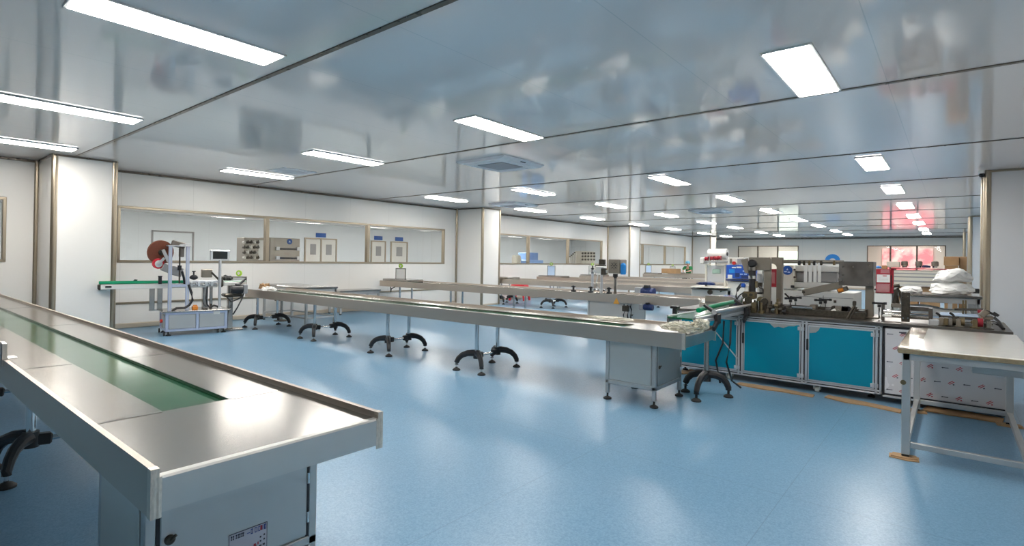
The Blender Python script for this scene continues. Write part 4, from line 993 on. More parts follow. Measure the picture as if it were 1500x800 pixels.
m = MB(); rectbox(m, (1305, 445), (1320, 451), 6.72, .12, .004); m.build('clamp_base', 'graysteel', bm_)
for k, px in enumerate((1379, 1386, 1392, 1404, 1428, 1448)):
    a = U(px, 474, y=6.6); m = MB(); w_ = .018; m.box(a.x-w_, a.x+w_, 6.52, 6.64, ZD, ZD+.075, .005); m.box(a.x-w_*2, a.x+w_*2, 6.5, 6.66, ZD, ZD+.012, .003); m.cyl((a.x-.03, 6.58, ZD+.05), (a.x+.03, 6.58, ZD+.05), .016); m.build('bearing_block', ('graysteel', 'brass', 'steel')[k % 3], bm_)
m = MB(); m.cyl((U(1379, 474, y=6.6).x, 6.58, ZD+.05), (U(1448, 474, y=6.6).x, 6.58, ZD+.05), .012); m.build('drive_shaft', 'chrome', bm_)
for k, (px, mm) in enumerate(((1409, 'brass'), (1436, 'red'), (1398, 'castdark'))):
    a = U(px, 474, y=6.58); m = MB(); m.cyl((a.x-.02, 6.58, ZD+.05), (a.x+.02, 6.58, ZD+.05), .04, n=20); m.build('pulley', mm, bm_)
m = MB(); a, b = U(1378, 462, y=6.68), U(1436, 466, y=6.68); m.box(a.x, b.x, 6.68, 7.1, ZD+.06, ZD+.085, .005); m.build('feed_bed', 'darksteel', bm_)
for px in (1374, 1394):
    m = MB(); m.bar(U(px-3, 458, y=6.66), U(px+3, 462, y=6.66), .02, .02, .004); m.cyl(U(px+3, 462, y=6.66), U(px+3, 466, y=6.66), .01); m.build('bed_lever', 'black', bm_)
m = MB(); rectbox(m, (1409.5, 440), (1412, 460), 6.95, .05); rectbox(m, (1413.5, 440), (1416, 460), 6.95, .05); m.build('bed_uprights', 'brass', bm_)
m = MB(); a, b = U(1398, 453, y=6.9), U(1440, 454, y=6.9); m.cyl(a, b, .012); m.build('bed_bar', 'castdark', bm_)
m = MB(); rectbox(m, (1440, 463), (1456, 469), 6.6, .14, .008); rectbox(m, (1441, 469), (1446, 481), 6.62, .1, .004); m.bar(U(1437, 463, y=6.62), U(1446, 455, y=6.62), .08, .05, .006); m.build('pressing_unit', 'graysteel', bm_)
m = MB(); m.bar(U(1444, 455, y=6.6), U(1460, 463, y=6.6), .02, .02); m.cyl(U(1455, 458, y=6.6), U(1463, 463, y=6.6), .012); m.build('unit_lever', 'black', bm_)
m = MB(); m.tube([U(1446, 472, y=6.62), U(1455, 472, y=6.62), U(1464, 476, y=6.6), U(1470, 482, y=6.55)], .014); m.tube([U(1456, 465, y=6.62), U(1463, 471, y=6.6), U(1469, 481, y=6.55)], .012); m.build('power_cable', 'black', bm_)
m = MB(); rectbox(m, (1432, 454), (1439, 459), 6.7, .05); m.build('red_valve', 'red', bm_)
# blue sheet lying on the feed bed, cloths
m = MB(); a, b = U(1376, 468, y=6.70), U(1434, 458, y=6.70); m.box(a.x, b.x, 6.70, 7.08, ZD+.086, ZD+.094, .003)
one('plastic_sheet', m, 'lightblue', 'pale blue plastic sheet on the feed bed, right end of the blue-doored machine', 'sheet')
p = U(1045, 452, z=.80)
crumple('cleaning_cloth', 'dark blue cloth lying on the left deck of the blue machine', 'cloth', (p.x-.03, p.y+.02, .803), (.11, .06, .03), 'navy', .5, 3, 2)
m = MB(); a, b = U(1033, 433, y=7.0), U(1068, 450, y=7.0)
m.prism([(a.x, b.z-.0), (b.x+.35, b.z), (b.x+.35, a.z-.1), (b.x+.02, a.z), (a.x, a.z)], 'y', 7.0, 7.35); m.build('discharge_hood', 'steel_pol', bm_)
m = MB(); a, b = U(1024, 443, y=6.85), U(1062, 451, y=6.85); m.box(a.x, b.x, 6.85, 7.0, ZD, a.z, .004); m.build('discharge_step', 'steel_pol', bm_)
m = MB(); a = U(1055, 447, y=6.82); m.cyl((a.x, 6.82, ZD), (a.x, 6.82, a.z+.02), .012); m.build('sensor_pin', 'black', bm_)

# cardboard sheets pushed under the machine and its neighbours
def sheet(label, pts, th=.012, warp=.02, seed=1, m='card2'):
    b = MB(); top = []; n = len(pts)
    rs = random.Random(seed); P = [(x+rs.uniform(-.01, .01), y+rs.uniform(-.01, .01)) for x, y in pts]
    b.prism(P, 'z', .002, .002+th)
    return one('cardboard_sheet', b, m, label, 'cardboard', 'cardboard pieces on the floor')
f = lambda px, py: (U(px, py, z=0).x, U(px, py, z=0).y)
def strip_sheet(label, pa, pb, wid, seed, m='card2'):
    a, b = Vector(f(*pa)), Vector(f(*pb)); d = (b-a).normalized(); nrm = Vector((-d.y, d.x))
    pts = [a, a.lerp(b, .35)-nrm*.02, a.lerp(b, .6)+nrm*.015, b, b+nrm*wid, a.lerp(b, .5)+nrm*(wid+.03), a+nrm*wid]
    return sheet(label, [(p.x, p.y) for p in pts], seed=seed, m=m)
strip_sheet('long brown cardboard strip under the left blue doors', (1078, 564), (1190, 583), .12, 1)
strip_sheet('brown cardboard strip under the right blue door, ending at the taped table', (1206, 583), (1318, 606), .12, 2)
strip_sheet('brown cardboard strip under the white film-covered panel', (1352, 602), (1470, 622), .2, 3, 'card')
strip_sheet('small flat cardboard piece beside the black foot at the end of the middle conveyor', (998, 549), (1024, 545), .12, 4)

# ------------------------------------------------------------------ small green-edged conveyor from the long one to the blue machine
gx = -1.93
gc = thing('guide_conveyor', 'short conveyor with a bright green guard rail joining the long conveyor to the blue machine', 'conveyor', (gx, 5.55, 0))
ya, yb = 4.80, 6.60
m = MB(); m.box(gx-.12, gx+.12, ya, yb, 0.825, 0.840, .004); m.build('belt', 'belt', gc)
for s in (-1, 1):
    m = MB(); m.box(gx+s*.13-.012, gx+s*.13+.012, ya+.04, yb, 0.785, 0.815, .004); m.box(gx+s*.13-.012, gx+s*.13+.012, ya+.04, yb, 0.825, 0.850, .004); m.box(gx+s*.13-.006, gx+s*.13+.006, ya+.04, yb, 0.790, 0.850); m.build('side_profile', 'alu', gc)
m = MB(); m.tube([(gx+.02, ya+.42, 0.880), (gx-.02, 5.6, 0.885), (gx-.06, yb-.02, 0.890)], .024, 10); m.build('guard_rail', 'green', gc)
m = MB(); m.tube([(gx+.15, ya+.5, 0.870), (gx+.15, yb-.05, 0.870)], .017, 10); m.cyl((gx+.15, ya+.48, 0.870), (gx+.15, ya+.5, 0.870), .024); m.build('guide_tube', 'alu', gc)
for y in (5.35, 6.32):
    m = MB(); m.box(gx+.145, gx+.18, y-.05, y+.05, 0.750, 0.850, .006); m.bar((gx+.165, y, 0.840), (gx+.03, y, 0.930), .05, .03, .006); m.bar((gx+.165, y, 0.780), (gx+.165, y-.13, 0.710), .03, .05, .006); m.build('rail_bracket', 'black', gc)
m = MB(); m.box(gx-.155, gx-.12, 5.0, 5.05, .80, .90, .006); m.box(gx-.175, gx-.10, 4.99, 5.06, .90, .925, .006); m.build('end_clamp', 'black', gc)
py_ = 5.52
m = MB(); m.cyl((gx, py_, .15), (gx, py_, .785), .026, n=18); m.build('pole', 'steel', gc)
m = MB(); m.cyl((gx, py_, .14), (gx, py_, .25), .045, n=16)
FT = [f(1020, 588), f(1067, 582), f(1004, 574)]
for fx, fy in FT:
    t_ = MB(); arm(t_, (fx-gx, fy-py_)); bmesh.ops.translate(t_.bm, vec=(gx, py_, 0), verts=t_.bm.verts); me = bpy.data.meshes.new('t'); t_.bm.to_mesh(me); t_.bm.free(); m.bm.from_mesh(me); bpy.data.meshes.remove(me)
sb = m.build('stand_base', 'black', gc)
for fx, fy in FT:
    q = MB(); q.lathe([(0, 0), (.047, 0), (.047, .012), (.03, .026), (.012, .034), (.012, .08)], (fx, fy, 0), 16); q.build('leveling_foot', 'rubber', sb)
m = MB(); m.tube([(gx+.12, 5.9, .74), (gx+.13, 5.85, .5), (gx+.10, 5.83, .3), (gx+.14, 5.9, .10), (gx+.2, 6.0, .02)], .010); m.build('power_cable', 'black', gc)
m = MB(); m.tube([(gx+.08, 5.8, .74), (gx+.07, 5.8, .5), (gx-.02, 5.86, .3), (gx+.0, 5.95, .05)], .010); m.build('power_cable', 'black', gc)
m = MB(); m.bar(U(1049, 487, y=6.36), U(1080, 525, y=6.36), .012, .012); m.build('diagonal_brace', 'alu', gc)
# crumpled clear wrapping and film on the long conveyor's right end
b = MB(); b.blob((gx+.06, 4.74, .765), (.15, .09, .045), .5, 5, 4, 3); b.blob((gx+.19, 4.80, .79), (.07, .09, .05), .55, 5, 4, 6); b.blob((gx-.08, 4.80, .75), (.10, .08, .03), .5, 5, 3, 8)
one('plastic_wrap', b, 'wrap', 'crumpled yellowish clear plastic around the near end of the green-railed conveyor', 'plastic')
p = U(908, 467, z=.70); b = MB(); b.blob((p.x+.02, min(p.y, 5.22), .726), (.24, .10, .018), .5, 3, 3, 12)
one('plastic_sheet', b, 'wrap', 'thin crumpled clear sheet on the middle conveyor above its steel cabinet', 'plastic')

# ------------------------------------------------------------------ film-taped table, right foreground
TX0, TX1, TY0, TY1 = -.265, .415, 4.66, 6.26
tt = thing('work_table', 'galvanised table with a film-wrapped, tape-edged top at the right edge', 'table', ((TX0+TX1)/2, (TY0+TY1)/2, 0))
MB().box(TX0-.02, TX1+.02, TY0-.02, TY1+.0, .748, .775, .006).build('top', 'tapewhite', tt)
b = MB(); b.box(TX0-.022, TX0+.10, TY0-.022, TY1+.0, .7745, .7765, .001); b.box(TX0-.024, TX0-.019, TY0-.022, TY1, .742, .7765); b.build('edge_tape', 'tape', tt)
b = MB(); b.box(TX0-.02, TX1+.02, TY0-.0245, TY0-.019, .738, .768, .002); b.build('edge_tape', 'tape', tt)
b = MB()
for y in (TY0, TY1-.05): b.box(TX0, TX1, y+.004, y+.046, .69, .748, .003)
for x in (TX0, TX1-.05): b.box(x+.004, x+.046, TY0, TY1, .69, .748, .003)
b.build('apron', 'zinc', tt)
for x in (TX0, TX1-.05):
    for y in (TY0, TY1-.05):
        lg = MB().box(x, x+.05, y, y+.05, .03, .748, .004).build('leg', 'zinc', tt)
        MB().box(x+.003, x+.047, y+.003, y+.047, .018, .036, .002).build('foot_cap', 'rubber', lg)
for x in (TX0, TX1-.05): MB().box(x+.008, x+.044, TY0+.05, TY1-.05, .08, .118, .003).build('stretcher', 'zinc', tt)
for y in (TY0, TY1-.05): MB().box(TX0+.05, TX1-.05, y+.008, y+.044, .08, .118, .003).build('stretcher', 'zinc', tt)
a = U(1424, 530, y=5.0); MB().box(a.x, TX1-.01, 5.0, 5.5, .60, .69, .004).build('drawer_box', 'zinc', tt)
a = U(1321, 560, y=TY0-.002); m = MB(); m.cyl((a.x+.008, TY0, a.z), (a.x+.008, TY0-.003, a.z), .017, n=20); m.build('round_tag', 'brass', tt)
for k, (x, y, lab) in enumerate(((TX0+.02, TY0+.02, 'folded brown cardboard pad under the front left leg of the taped table'), (TX1-.02, TY1-.03, 'folded brown cardboard pad under the back right leg of the taped table'), (TX0+.02, TY1-.03, 'folded brown cardboard pad under the back left leg of the taped table'))):
    rs = random.Random(k); m = MB(); m.prism([(x-.085, y-.05), (x+.02, y-.065), (x+.085, y-.04), (x+.08, y+.05), (x-.03, y+.06), (x-.09, y+.035)], 'z', .001, .009); m.prism([(x-.075, y-.045), (x+.03, y-.055), (x+.075, y-.03), (x+.065, y+.045), (x-.07, y+.04)], 'z', .009, .018)
    one('cardboard_pad', m, 'card2', lab, 'cardboard', 'cardboard pads under table legs')
# ------------------------------------------------------------------ film wrapping machine in the middle distance
YW = 10.3
fm = thing('film_wrapping_machine', 'cream film wrapping machine with a white film roll and blue picture panel', 'machine', (U(1055, 430, y=YW).x, YW+.3, 0))
def rb(pa, pb, Y, t_, name, mm, parent, bev=.006, z0=None):
    a, b = U(*pa, y=Y), U(*pb, y=Y); m = MB(); m.box(min(a.x, b.x), max(a.x, b.x), Y, Y+t_, min(a.z, b.z) if z0 is None else z0, max(a.z, b.z), bev); return m.build(name, mm, parent)
rb((1013, 423), (1070, 448), YW, .55, 'table_base', 'white', fm, z0=.02)
rb((1011, 419), (1067, 423.5), YW-.12, .7, 'infeed_table', 'cream', fm, .012)
rb((1011, 423), (1064, 425), YW-.10, .66, 'belt_edge', 'castdark', fm)
rb((1066, 412), (1099, 470), YW, .6, 'main_cabinet', 'white', fm, z0=.02)
rb((1064, 388), (1098, 409), YW-.03, .5, 'picture_panel', 'blue', fm, .004)
rb((1063, 409), (1098, 412.5), YW-.04, .5, 'panel_edge', 'navy', fm, .004)
for pa, pb, mm in (((1072, 391), (1078, 393), 'strip'), ((1079, 390.5), (1086, 393), 'strip'), ((1088, 396.5), (1095, 398), 'lightblue'), ((1084, 401), (1088, 402.5), 'lightblue'), ((1090, 401), (1094, 402.5), 'lightblue'), ((1066, 402.5), (1072.5, 408), 'strip'), ((1068, 394), (1076, 400), 'skyblue'), ((1077, 400), (1083, 406), 'navy'), ((1086, 403.5), (1096, 408), 'navy')):
    rb(pa, pb, YW-.036, .006, 'panel_print', mm, fm, 0)
rb((1066, 377), (1090, 388), YW, .3, 'control_box', 'white', fm)
rb((1080, 379), (1088, 386), YW-.01, .02, 'control_keypad', 'grayplastic', fm, .002); rb((1069, 379), (1072, 386), YW-.01, .02, 'gauge_strip', 'graysteel', fm, .002)
a = U(1076, 385.5, y=YW); m = MB(); m.cyl((a.x, YW, a.z), (a.x, YW-.05, a.z), .03); m.build('emergency_button', 'estop', fm)
a, b = U(1033, 372, y=YW), U(1060, 372, y=YW); m = MB(); m.cyl((a.x, YW+.2, a.z), (b.x, YW+.2, b.z), .10, n=28); fr = m.build('film_roll', 'whiteplastic', fm)
m = MB(); m.cyl((b.x, YW+.2, b.z), (b.x+.012, YW+.2, b.z), .035); m.build('roll_core', 'black', fr)
rb((1025, 377), (1031, 387), YW+.1, .2, 'side_plate', 'white', fm, .02); rb((1028, 377), (1066, 380), YW+.3, .06, 'top_beam', 'white', fm)
for k, px in enumerate((1033, 1041, 1047, 1052)):
    a = U(px, 379-.4*k, y=YW); m = MB(); m.lathe([(0, -.03), (.04, -.03), (.03, 0), (.04, .03), (0, .03)], (a.x, YW+.08, a.z), 16, Matrix.Rotation(PI/2, 3, 'Y')); m.build('red_roller', 'red', fm)
rb((1031, 382), (1064, 385), YW+.06, .08, 'roller_bar', 'grayplastic', fm); rb((1033, 387), (1064, 388.5), YW+.06, .05, 'film_bar', 'cream', fm)
for px in (1034, 1062): rb((px-1.2, 387), (px+1.2, 420), YW+.12, .05, 'upright', 'cream', fm)
rb((1036, 389), (1062, 414), YW+.14, .006, 'film_sheet', 'clear', fm, 0)
rb((1043, 394), (1055, 401), YW+.13, .02, 'film_print', 'palegreen', fm, .01)
for px, py in ((1040, 428), (1056, 427)): a = U(px, py, y=YW-.02); m = MB(); m.cyl((a.x, YW-.04, a.z), (a.x, YW, a.z), .045 if px < 1050 else .012); m.build('hand_wheel', 'castdark', fm)
p = U(1033, 418.5, y=YW); crumple('cleaning_cloth', 'dark blue cloths lying on the infeed table of the film wrapping machine', 'cloth', (p.x, YW+.05, U(1039, 419, y=YW-.12).z+.028), (.16, .10, .04), 'navy', .5, 3, 5)

# ------------------------------------------------------------------ white packing machine behind the blue one
YP = 8.55
pm = thing('cartoning_machine', 'white machine with a round blue emblem and grey window, behind the blue-doored machine', 'machine', (U(1200, 440, y=YP).x, YP+.35, 0))
rb((1128, 424), (1252, 463), YP, .7, 'lower_cabinet', 'white', pm, .008, z0=.02)
rb((1138, 388), (1162, 424), YP-.02, .6, 'tall_cabinet', 'cream', pm, .012)
rb((1161, 388), (1232, 399), YP+.1, .5, 'upper_beam', 'white', pm, .012); rb((1161, 413), (1232, 424), YP+.05, .55, 'upper_cabinet', 'white', pm, .01)
rb((1167, 398), (1226, 414), YP+.16, .4, 'grey_window', 'grayplastic', pm, .006)
a = U(1153.5, 396, y=YP-.02); m = MB(); m.lathe([(0, 0), (.066, 0), (.066, .006), (.06, .010), (0, .010)], (a.x, YP-.02, a.z), 32, Matrix.Rotation(PI/2, 3, 'X')); em = m.build('round_emblem', 'logo', pm)
m = MB(); m.prism([(a.x-.014, a.z-.0), (a.x+.014, a.z-.0), (a.x, a.z+.03)], 'y', YP-.034, YP-.03); m.build('emblem_mark', 'lightblue', em)
m = MB(); m.box(a.x-.042, a.x-.006, YP-.034, YP-.03, a.z-.03, a.z-.012); m.build('emblem_mark', 'lightblue', em); m = MB(); m.box(a.x+.004, a.x+.036, YP-.034, YP-.03, a.z-.036, a.z-.018); m.build('emblem_mark', 'lightblue', em)
for px, py in ((1164, 395), (1164, 406)): a = U(px, py, y=YP-.02); m = MB(); m.cyl((a.x, YP-.03, a.z), (a.x, YP, a.z), .014); m.build('latch', 'castdark', pm)
m = MB(); a = U(1153, 433, y=YP); m.bar(a+Vector((-.03, -.01, .03)), a+Vector((.03, -.01, -.03)), .015, .02); m.build('handle', 'black', pm)
a, b = U(1206, 433, y=YP), U(1206, 463, y=YP); m = MB(); m.box(a.x-.003, a.x+.003, YP-.0015, YP+.01, b.z, a.z); m.build('door_gap', 'slot', pm)
a, b = U(1166, 433.5, y=YP), U(1250, 436, y=YP); m = MB(); m.box(a.x, b.x, YP-.0015, YP+.01, a.z-.004, a.z); m.build('panel_seam', 'slot', pm)
rb((1221, 440), (1225, 444), YP-.01, .012, 'switch_plate', 'castdark', pm, .002); rb((1158, 418), (1163, 422), YP-.04, .04, 'clamp', 'black', pm)
# red perforated cabinet behind the press
def perf(mb, x0, x1, z0, z1, y, nx, nz):
    for i in range(nx):
        for j in range(nz):
            if (i+j) % 2: continue
            x = x0+(x1-x0)*(i+.5)/nx; z = z0+(z1-z0)*(j+.5)/nz; r = .5*min((x1-x0)/nx, (z1-z0)/nz)
            mb.prism([(x-r, z), (x, z-r), (x+r, z), (x, z+r)], 'y', y-.003, y-.0005)
YR = 7.85
rc = thing('perforated_cabinet', 'narrow red cabinet with white perforations seen through the press frame', 'cabinet', (U(1133, 430, y=YR).x, YR+.15, 0))
a, b = U(1124, 394, y=YR), U(1139, 421, y=YR); m = MB(); m.box(a.x, b.x, YR, YR+.3, b.z, a.z, .006); pb_ = m.build('red_panel', 'red', rc)
m = MB(); perf(m, a.x+.055, b.x-.035, b.z+.05, a.z-.04, YR, 5, 12); m.build('perforations', 'strip', pb_)
m = MB(); m.box(a.x, b.x, YR+.0, YR+.3, .02, b.z, .006); m.build('lower_body', 'white', rc)

# ------------------------------------------------------------------ red and cream shrink tunnel at the far right
YT = 11.2
sh = thing('shrink_tunnel', 'cream slatted shrink tunnel with red top edge and red perforated end', 'machine', (U(1345, 430, y=YT).x, YT+.4, 0))
rb((1283, 394), (1304.5, 429.5), YT, .5, 'end_panel', 'red', sh, .006)
rb((1284.5, 402), (1303.5, 414), YT-.012, .012, 'placard', 'strip', sh, .002)
rb((1293, 403.5), (1299, 405), YT-.016, .004, 'placard_print', 'print_red', sh, 0)
for y0 in (407, 409, 411): rb((1287, y0), (1301, y0+.6), YT-.016, .004, 'placard_print', 'grayplastic', sh, 0)
for p0, p1, nx, nz in (((1290, 394.8), (1303, 400.5), 9, 4), ((1284, 415.5), (1303, 428), 12, 8)):
    a, b = U(*p0, y=YT), U(*p1, y=YT); m = MB(); perf(m, a.x, b.x, b.z, a.z, YT, nx, nz); m.build('perforations', 'strip', sh)
rb((1304.5, 393), (1309, 430), YT+.05, .5, 'corner_post', 'red', sh); rb((1303, 403), (1306, 420), YT+.02, .04, 'seal_strip', 'black', sh)
rb((1305, 392.5), (1396, 395.5), YT+.02, .62, 'top_edge', 'red', sh)
rb((1309, 395.5), (1395, 419), YT+.06, .55, 'tunnel_body', 'cream', sh)
for py in (401, 406, 412.5): rb((1309, py), (1395, py+.5), YT+.055, .01, 'body_groove', 'grayplastic', sh, 0)
rb((1279, 394), (1283.5, 430), YT+.02, .5, 'side_pillar', 'white', sh); rb((1280, 429.5), (1306, 455), YT+.01, .5, 'lower_cabinet', 'white', sh, z0=.02)
rb((1285, 443), (1306, 444), YT+.005, .01, 'drawer_line', 'grayplastic', sh, 0)
m = MB(); a = U(1281, 424, y=YT); m.bar(a+Vector((-.03, -.03, 0)), a+Vector((.03, -.03, 0)), .03, .03, .006); m.build('latch', 'black', sh)
for px in (1312, 1392):
    a = U(px, 420, y=YT+.1); m = MB(); m.box(a.x-.03, a.x+.03, YT+.1, YT+.16, 0, a.z+.02, .004); m.box(a.x-.03, a.x+.03, YT+.5, YT+.56, 0, a.z+.02, .004); m.build('leg', 'zinc', sh)
zt_ = U(1350, 392.5, y=YT+.3).z
ztop = U(1350, 392.5, y=YT+.02).z
def onTop(px, Y=YT+.25): return U(px, 392, y=Y).x
for k, (px, lab) in enumerate(((1325, 'left of the three steel motors on the red tunnel top'), (1346, 'middle of the three steel motors on the red tunnel top'), (1369.5, 'right of the three steel motors on the red tunnel top'))):
    x = onTop(px); t = thing('fan_motor', lab, 'motor', (x, YT+.25, ztop), 0, 'fan motors on the tunnel', world=False)
    m = MB(); m.cyl((0, 0, 0), (0, 0, .10), .035, n=18); m.build('base', 'steel', t)
    m = MB(); m.lathe([(0, .03), (.05, .03), (.05, .10), (.035, .115), (0, .115)], n=18); m.build('cover', 'graysteel', t)
x = onTop(1306); m = MB(); m.box(x-.07, x+.12, YT+.15, YT+.35, ztop, ztop+.10, .01); one('plain_box', m, 'cream', 'small cream box on the left end of the red tunnel top', 'box')
x = onTop(1358); crumple('cleaning_cloth', 'purplish blue cloth between the steel motors on the red tunnel top', 'cloth', (x-.01, YT+.2, ztop+.018), (.055, .06, .03), 'navy', .5, 3, 7)
x = U(1286, 391, y=YT+.2).x; crumple('cleaning_cloth', 'bright blue rag on the red perforated end panel', 'cloth', (x, YT+.2, U(1290, 394, y=YT).z+.02), (.06, .06, .03), 'skyblue', .5, 3, 8)
x = U(1296, 391, y=YT+.2).x; m = MB(); m.box(x-.04, x+.04, YT+.14, YT+.24, U(1290, 394, y=YT).z, U(1290, 394, y=YT).z+.06, .004); one('small_carton', m, 'card', 'tiny brown carton beside the bright blue rag', 'box')
# brown cartons behind, white bags and cloth on a steel bench
def U_PY(y, z, px):
    """picture row at which height z on plane y is seen in column px"""
    lo, hi = 200., 700.
    for _ in range(40):
        m_ = (lo+hi)/2
        if U(px, m_, y=y).z > z: lo = m_
        else: hi = m_
    return lo
def carton(label, pa, pb, Y, t_, z0=None, m_='card'):
    a, b = U(*pa, y=Y), U(*pb, y=Y); zz = b.z if z0 is None else z0
    m = MB(); m.box(a.x, b.x, Y, Y+t_, zz, a.z, .006); c = one('cardboard_box', m, m_, label, 'box', 'brown cardboard boxes')
    return zz
z1 = U(1390, 389, y=13.0).z
carton('lower front brown box of the stack right of the red tunnel', (1384, 389), (1403, 420), 13.0, .5, 0)
carton('upper front brown box of the stack right of the red tunnel', (1382.5, 376), (1405, 389), 13.0, .5, z1+.002)
carton('tall brown box half hidden behind the stack and the pillar', (1405.5, 376), (1416, 420), 13.1, .5, 0, 'card2')
carton('left open brown box under the cream tunnel body', (1317, 420), (1345, 431), YT+.15, .35, .0)
carton('right open brown box under the cream tunnel body', (1348, 420.5), (1377, 431), YT+.15, .35, .0, 'card2')
YB_ = 8.9
xa, xb = U(1318, 432, y=YB_).x, U(1440, 432, y=YB_).x
zb_ = U(1380, 432, y=YB_).z
bt = table('steel_bench', 'polished steel bench with white bags on it beside the right pillar', xa, xb-.02, YB_, YB_+.7, zb_, .2, mtop='steel_pol')
def bag(label, c, r, seed, m_='bag', amp=.3): return crumple('white_bag', label, 'bag', c, r, m_, amp, 2.2, seed)
def bag(label, px, py, y, r, seed, m_='bag', amp=.22):
    c = U(px, py, y=y); b = MB(); b.blob((0, 0, 0), r, amp, 1.6, 4, seed)
    for v in b.bm.verts:
        v.co.z = max(v.co.z, -r[2]*.72); k = 1 + .35*max(0, -v.co.z/r[2]); v.co.x *= k; v.co.y *= k
        v.co += Vector((0, 0, .012*noise.noise(v.co*14+Vector((seed, 0, 0)))))
    z0 = min(v.co.z for v in b.bm.verts)
    bmesh.ops.translate(b.bm, vec=(c.x, y, c.z), verts=b.bm.verts)
    return one('white_bag', b, m_, label, 'bag', 'white bags on the steel bench')
rz = .095
bag('lower big white bag slumped on the steel bench', 1393, U_PY(9.25, zb_+rz*.76, 1393), 9.25, (.215, .2, rz), 3)
bag('upper white bag slumped on top of the other bag', 1396, U_PY(9.28, zb_+rz*1.72+.10*.74, 1396), 9.28, (.185, .16, .10), 5)
bag('small lilac white bag on the left part of the steel bench', 1334, U_PY(9.2, zb_+.05*.76, 1334), 9.2, (.13, .1, .05), 8)
# lower shelf goods seen below the bench
zs = U(1350, 462, y=YB_+.2).z
m = MB(); m.box(xa+.05, xb-.1, YB_+.04, YB_+.6, zs-.03, zs, .004); m.build('lower_shelf', 'lightblue', bt)
p = U(1352, 457, y=YB_+.3); m = MB(); m.blob((p.x-.02, YB_+.3, zs+.07), (.26, .14, .07), .12, 2, 3, 2)
one('rolled_film', m, 'whiteplastic', 'white roll of film on the shelf below the steel bench', 'roll')
p = U(1390, 457, y=YB_+.3); m = MB(); m.box(p.x-.2, p.x+.22, YB_+.2, YB_+.5, zs, zs+.09, .02)
one('folded_sheets', m, 'strip', 'stack of folded white sheets on the shelf below the steel bench', 'sheets')
# dark monitor-like box by the pillar
YM = 12.6; a, b = U(1424, 423, y=YM), U(1435, 430, y=YM)
m = MB(); m.box(a.x, b.x, YM, YM+.2, b.z, a.z, .01); mo = thing('instrument_stand', 'black instrument on a grey cabinet in the gap between the right pillars', 'instrument', ((a.x+b.x)/2, YM+.1, 0)); m.build('black_box', 'black', mo)
m = MB(); m.box(a.x-.06, b.x+.04, YM-.02, YM+.3, .0, b.z, .01); m.build('cabinet', 'grayplastic', mo)
# blue arch sign on the far wall
c = U(1219.5, 381, y=YF-.03); m = MB(); P_ = []
for k in range(13): a = PI*k/12; P_.append((c.x+.36*math.cos(a), c.z+.33*math.sin(a)))
for k in range(12, -1, -1): a = PI*k/12; P_.append((c.x+.14*math.cos(a), c.z+.10*math.sin(a)))
m.prism(P_, 'y', YF-.04, YF); one('arch_sign', m, 'skyblue', 'blue half-ring sign on the far wall', 'sign')

# ------------------------------------------------------------------ equipment in the side room, behind the glass
XA = -13.0
def rbx(pa, pb, X, t_, name, mm, parent, bev=.006, z0=None):
    a, b = U(*pa, x=X), U(*pb, x=X); m = MB(); m.box(X-t_, X, min(a.y, b.y), max(a.y, b.y), min(a.z, b.z) if z0 is None else z0, max(a.z, b.z), bev); return m.build(name, mm, parent)
k1 = thing('steel_cabinet', 'steel cabinet with a round blue emblem and two black rails behind the window', 'cabinet', (XA-.3, U(415, 370, x=XA).y, 0))
rbx((396, 348), (439, 384), XA, .6, 'body', 'steel_dull', k1, .01, z0=.0)
a = U(424, 354, x=XA); m = MB(); m.lathe([(0, 0), (.07, 0), (.07, .01), (0, .01)], (XA, a.y, a.z), 28, Matrix.Rotation(PI/2, 3, 'Y')); e_ = m.build('round_emblem', 'logo', k1)
m = MB(); m.prism([(a.y-.025, a.z-.02), (a.y+.025, a.z-.02), (a.y, a.z+.03)], 'x', XA+.011, XA+.014); m.build('emblem_mark', 'lightblue', e_)
for py in (364.5, 378):
    a, b = U(407, py, x=XA+.05), U(437, py+.5, x=XA+.05); m = MB(); m.cyl(a, b, .02); r_ = m.build('black_rail', 'black', k1)
    for q in (a, b): m = MB(); m.box(XA, XA+.07, q.y-.05, q.y+.05, q.z-.04, q.z+.05, .01); m.build('rail_bracket', 'alu', r_)
k2 = thing('valve_panel', 'steel panel carrying a grid of dark valves, behind the window', 'machine', (XA-.2, U(372, 370, x=XA).y, 0))
rbx((358, 348), (388, 384), XA, .4, 'body', 'steel_dull', k2, .01, z0=.0)
for i in range(5):
    for j in range(4):
        a = U(356.5+i*5, 355+j*7.5, x=XA); m = MB(); m.cyl((XA, a.y, a.z), (XA+.07, a.y, a.z), .03, n=12); m.cyl((XA+.07, a.y, a.z-.03), (XA+.07, a.y, a.z+.05), .014, n=8); m.build('valve', 'castdark' if (i+j) % 3 else 'white', k2)
rbx((379, 352), (386, 381), XA+.01, .012, 'info_sheet', 'strip', k2, .002)
k3 = thing('valve_panel', 'pale panel dotted with dark knobs behind the window past the second column', 'machine', (XA-.2, U(860, 375, x=XA).y, 0))
rbx((853, 368), (872, 385), XA, .4, 'body', 'cream', k3, .01, z0=.0)
for i in range(5):
    for j in range(3):
        a = U(852.5+i*4.3, 371+j*4.6, x=XA); m = MB(); m.cyl((XA, a.y, a.z), (XA+.06, a.y, a.z), .045, n=12); m.build('knob', 'castdark', k3)
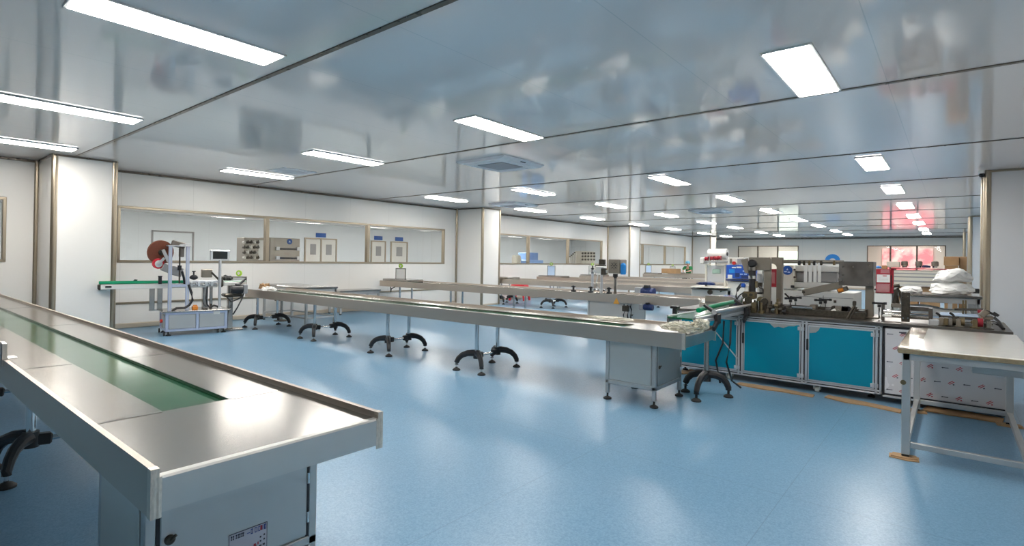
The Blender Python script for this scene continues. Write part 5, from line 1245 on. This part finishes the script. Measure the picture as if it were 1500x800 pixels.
for i in range(4):
    a, b = U(842+i*2.3, 377-i*2, x=XA), U(844+i*2.3, 385, x=XA); t = thing('steel_canister', ['leftmost, shortest', 'second', 'third', 'rightmost, tallest'][i] + ' of the four pale canisters behind the glass', 'canister', (XA-.3, (a.y+b.y)/2, 0), 0, 'canisters in the side room')
    m = MB(); m.cyl((XA-.3, (a.y+b.y)/2, 0), (XA-.3, (a.y+b.y)/2, a.z), abs(b.y-a.y)*.45, n=16); m.build('body', 'white', t)
    m = MB(); m.cyl((XA-.3, (a.y+b.y)/2, a.z), (XA-.3, (a.y+b.y)/2, a.z+.05), abs(b.y-a.y)*.3, n=16); m.build('lid', 'castdark', t)
a, b = U(776, 381, x=XA), U(796, 385, x=XA); m = MB(); m.box(XA-.5, XA, a.y, b.y, 0.0, a.z, .02); one('plastic_crate', m, 'bluecrate', 'wide low blue plastic crate stack behind the glass past the second column', 'crate')
a, b = U(790, 370, x=XA), U(804, 385, x=XA); m = MB(); m.box(XA-1.1, XA-.55, a.y, b.y, 0.0, a.z, .02); one('plastic_crate', m, 'bluecrate', 'taller blue plastic crate stack at the back behind the glass', 'crate')
a, b = U(760, 374, x=XA), U(770, 385, x=XA)
for k in range(2):
    y = a.y+(b.y-a.y)*(.27+.5*k); m = MB(); m.lathe([(0, 0), (.22*abs(b.y-a.y), 0), (.25*abs(b.y-a.y), a.z*.9), (.2*abs(b.y-a.y), a.z), (0, a.z)], (XA-.3, y, 0), 20)
    one('pale_bin', m, 'cream', ['left of the two pale bins behind the glass past the second column', 'right of the two pale bins behind the glass past the second column'][k], 'bin', 'pale bins in the side room')
# ------------------------------------------------------------------ camera
cam = bpy.data.cameras.new('camera'); co = bpy.data.objects.new('camera', cam); COL.objects.link(co)
Rm = Matrix((rt, up, -fw)).transposed().to_4x4(); Rm.translation = (0, 0, CH); co.matrix_world = Rm
cam.sensor_width = 36; cam.lens = F/1500*36; cam.shift_y = SH/1500; cam.clip_start = .05; cam.clip_end = 300
SC.camera = co
SC.view_settings.view_transform = 'Standard'; SC.view_settings.look = 'None'; SC.view_settings.gamma = 1
SC.view_settings.use_curve_mapping = False; SC.view_settings.exposure = 0.68
w = bpy.data.worlds.new('world'); SC.world = w; w.use_nodes = True
w.node_tree.nodes['Background'].inputs[0].default_value = (.8, .85, .9, 1); w.node_tree.nodes['Background'].inputs[1].default_value = .25
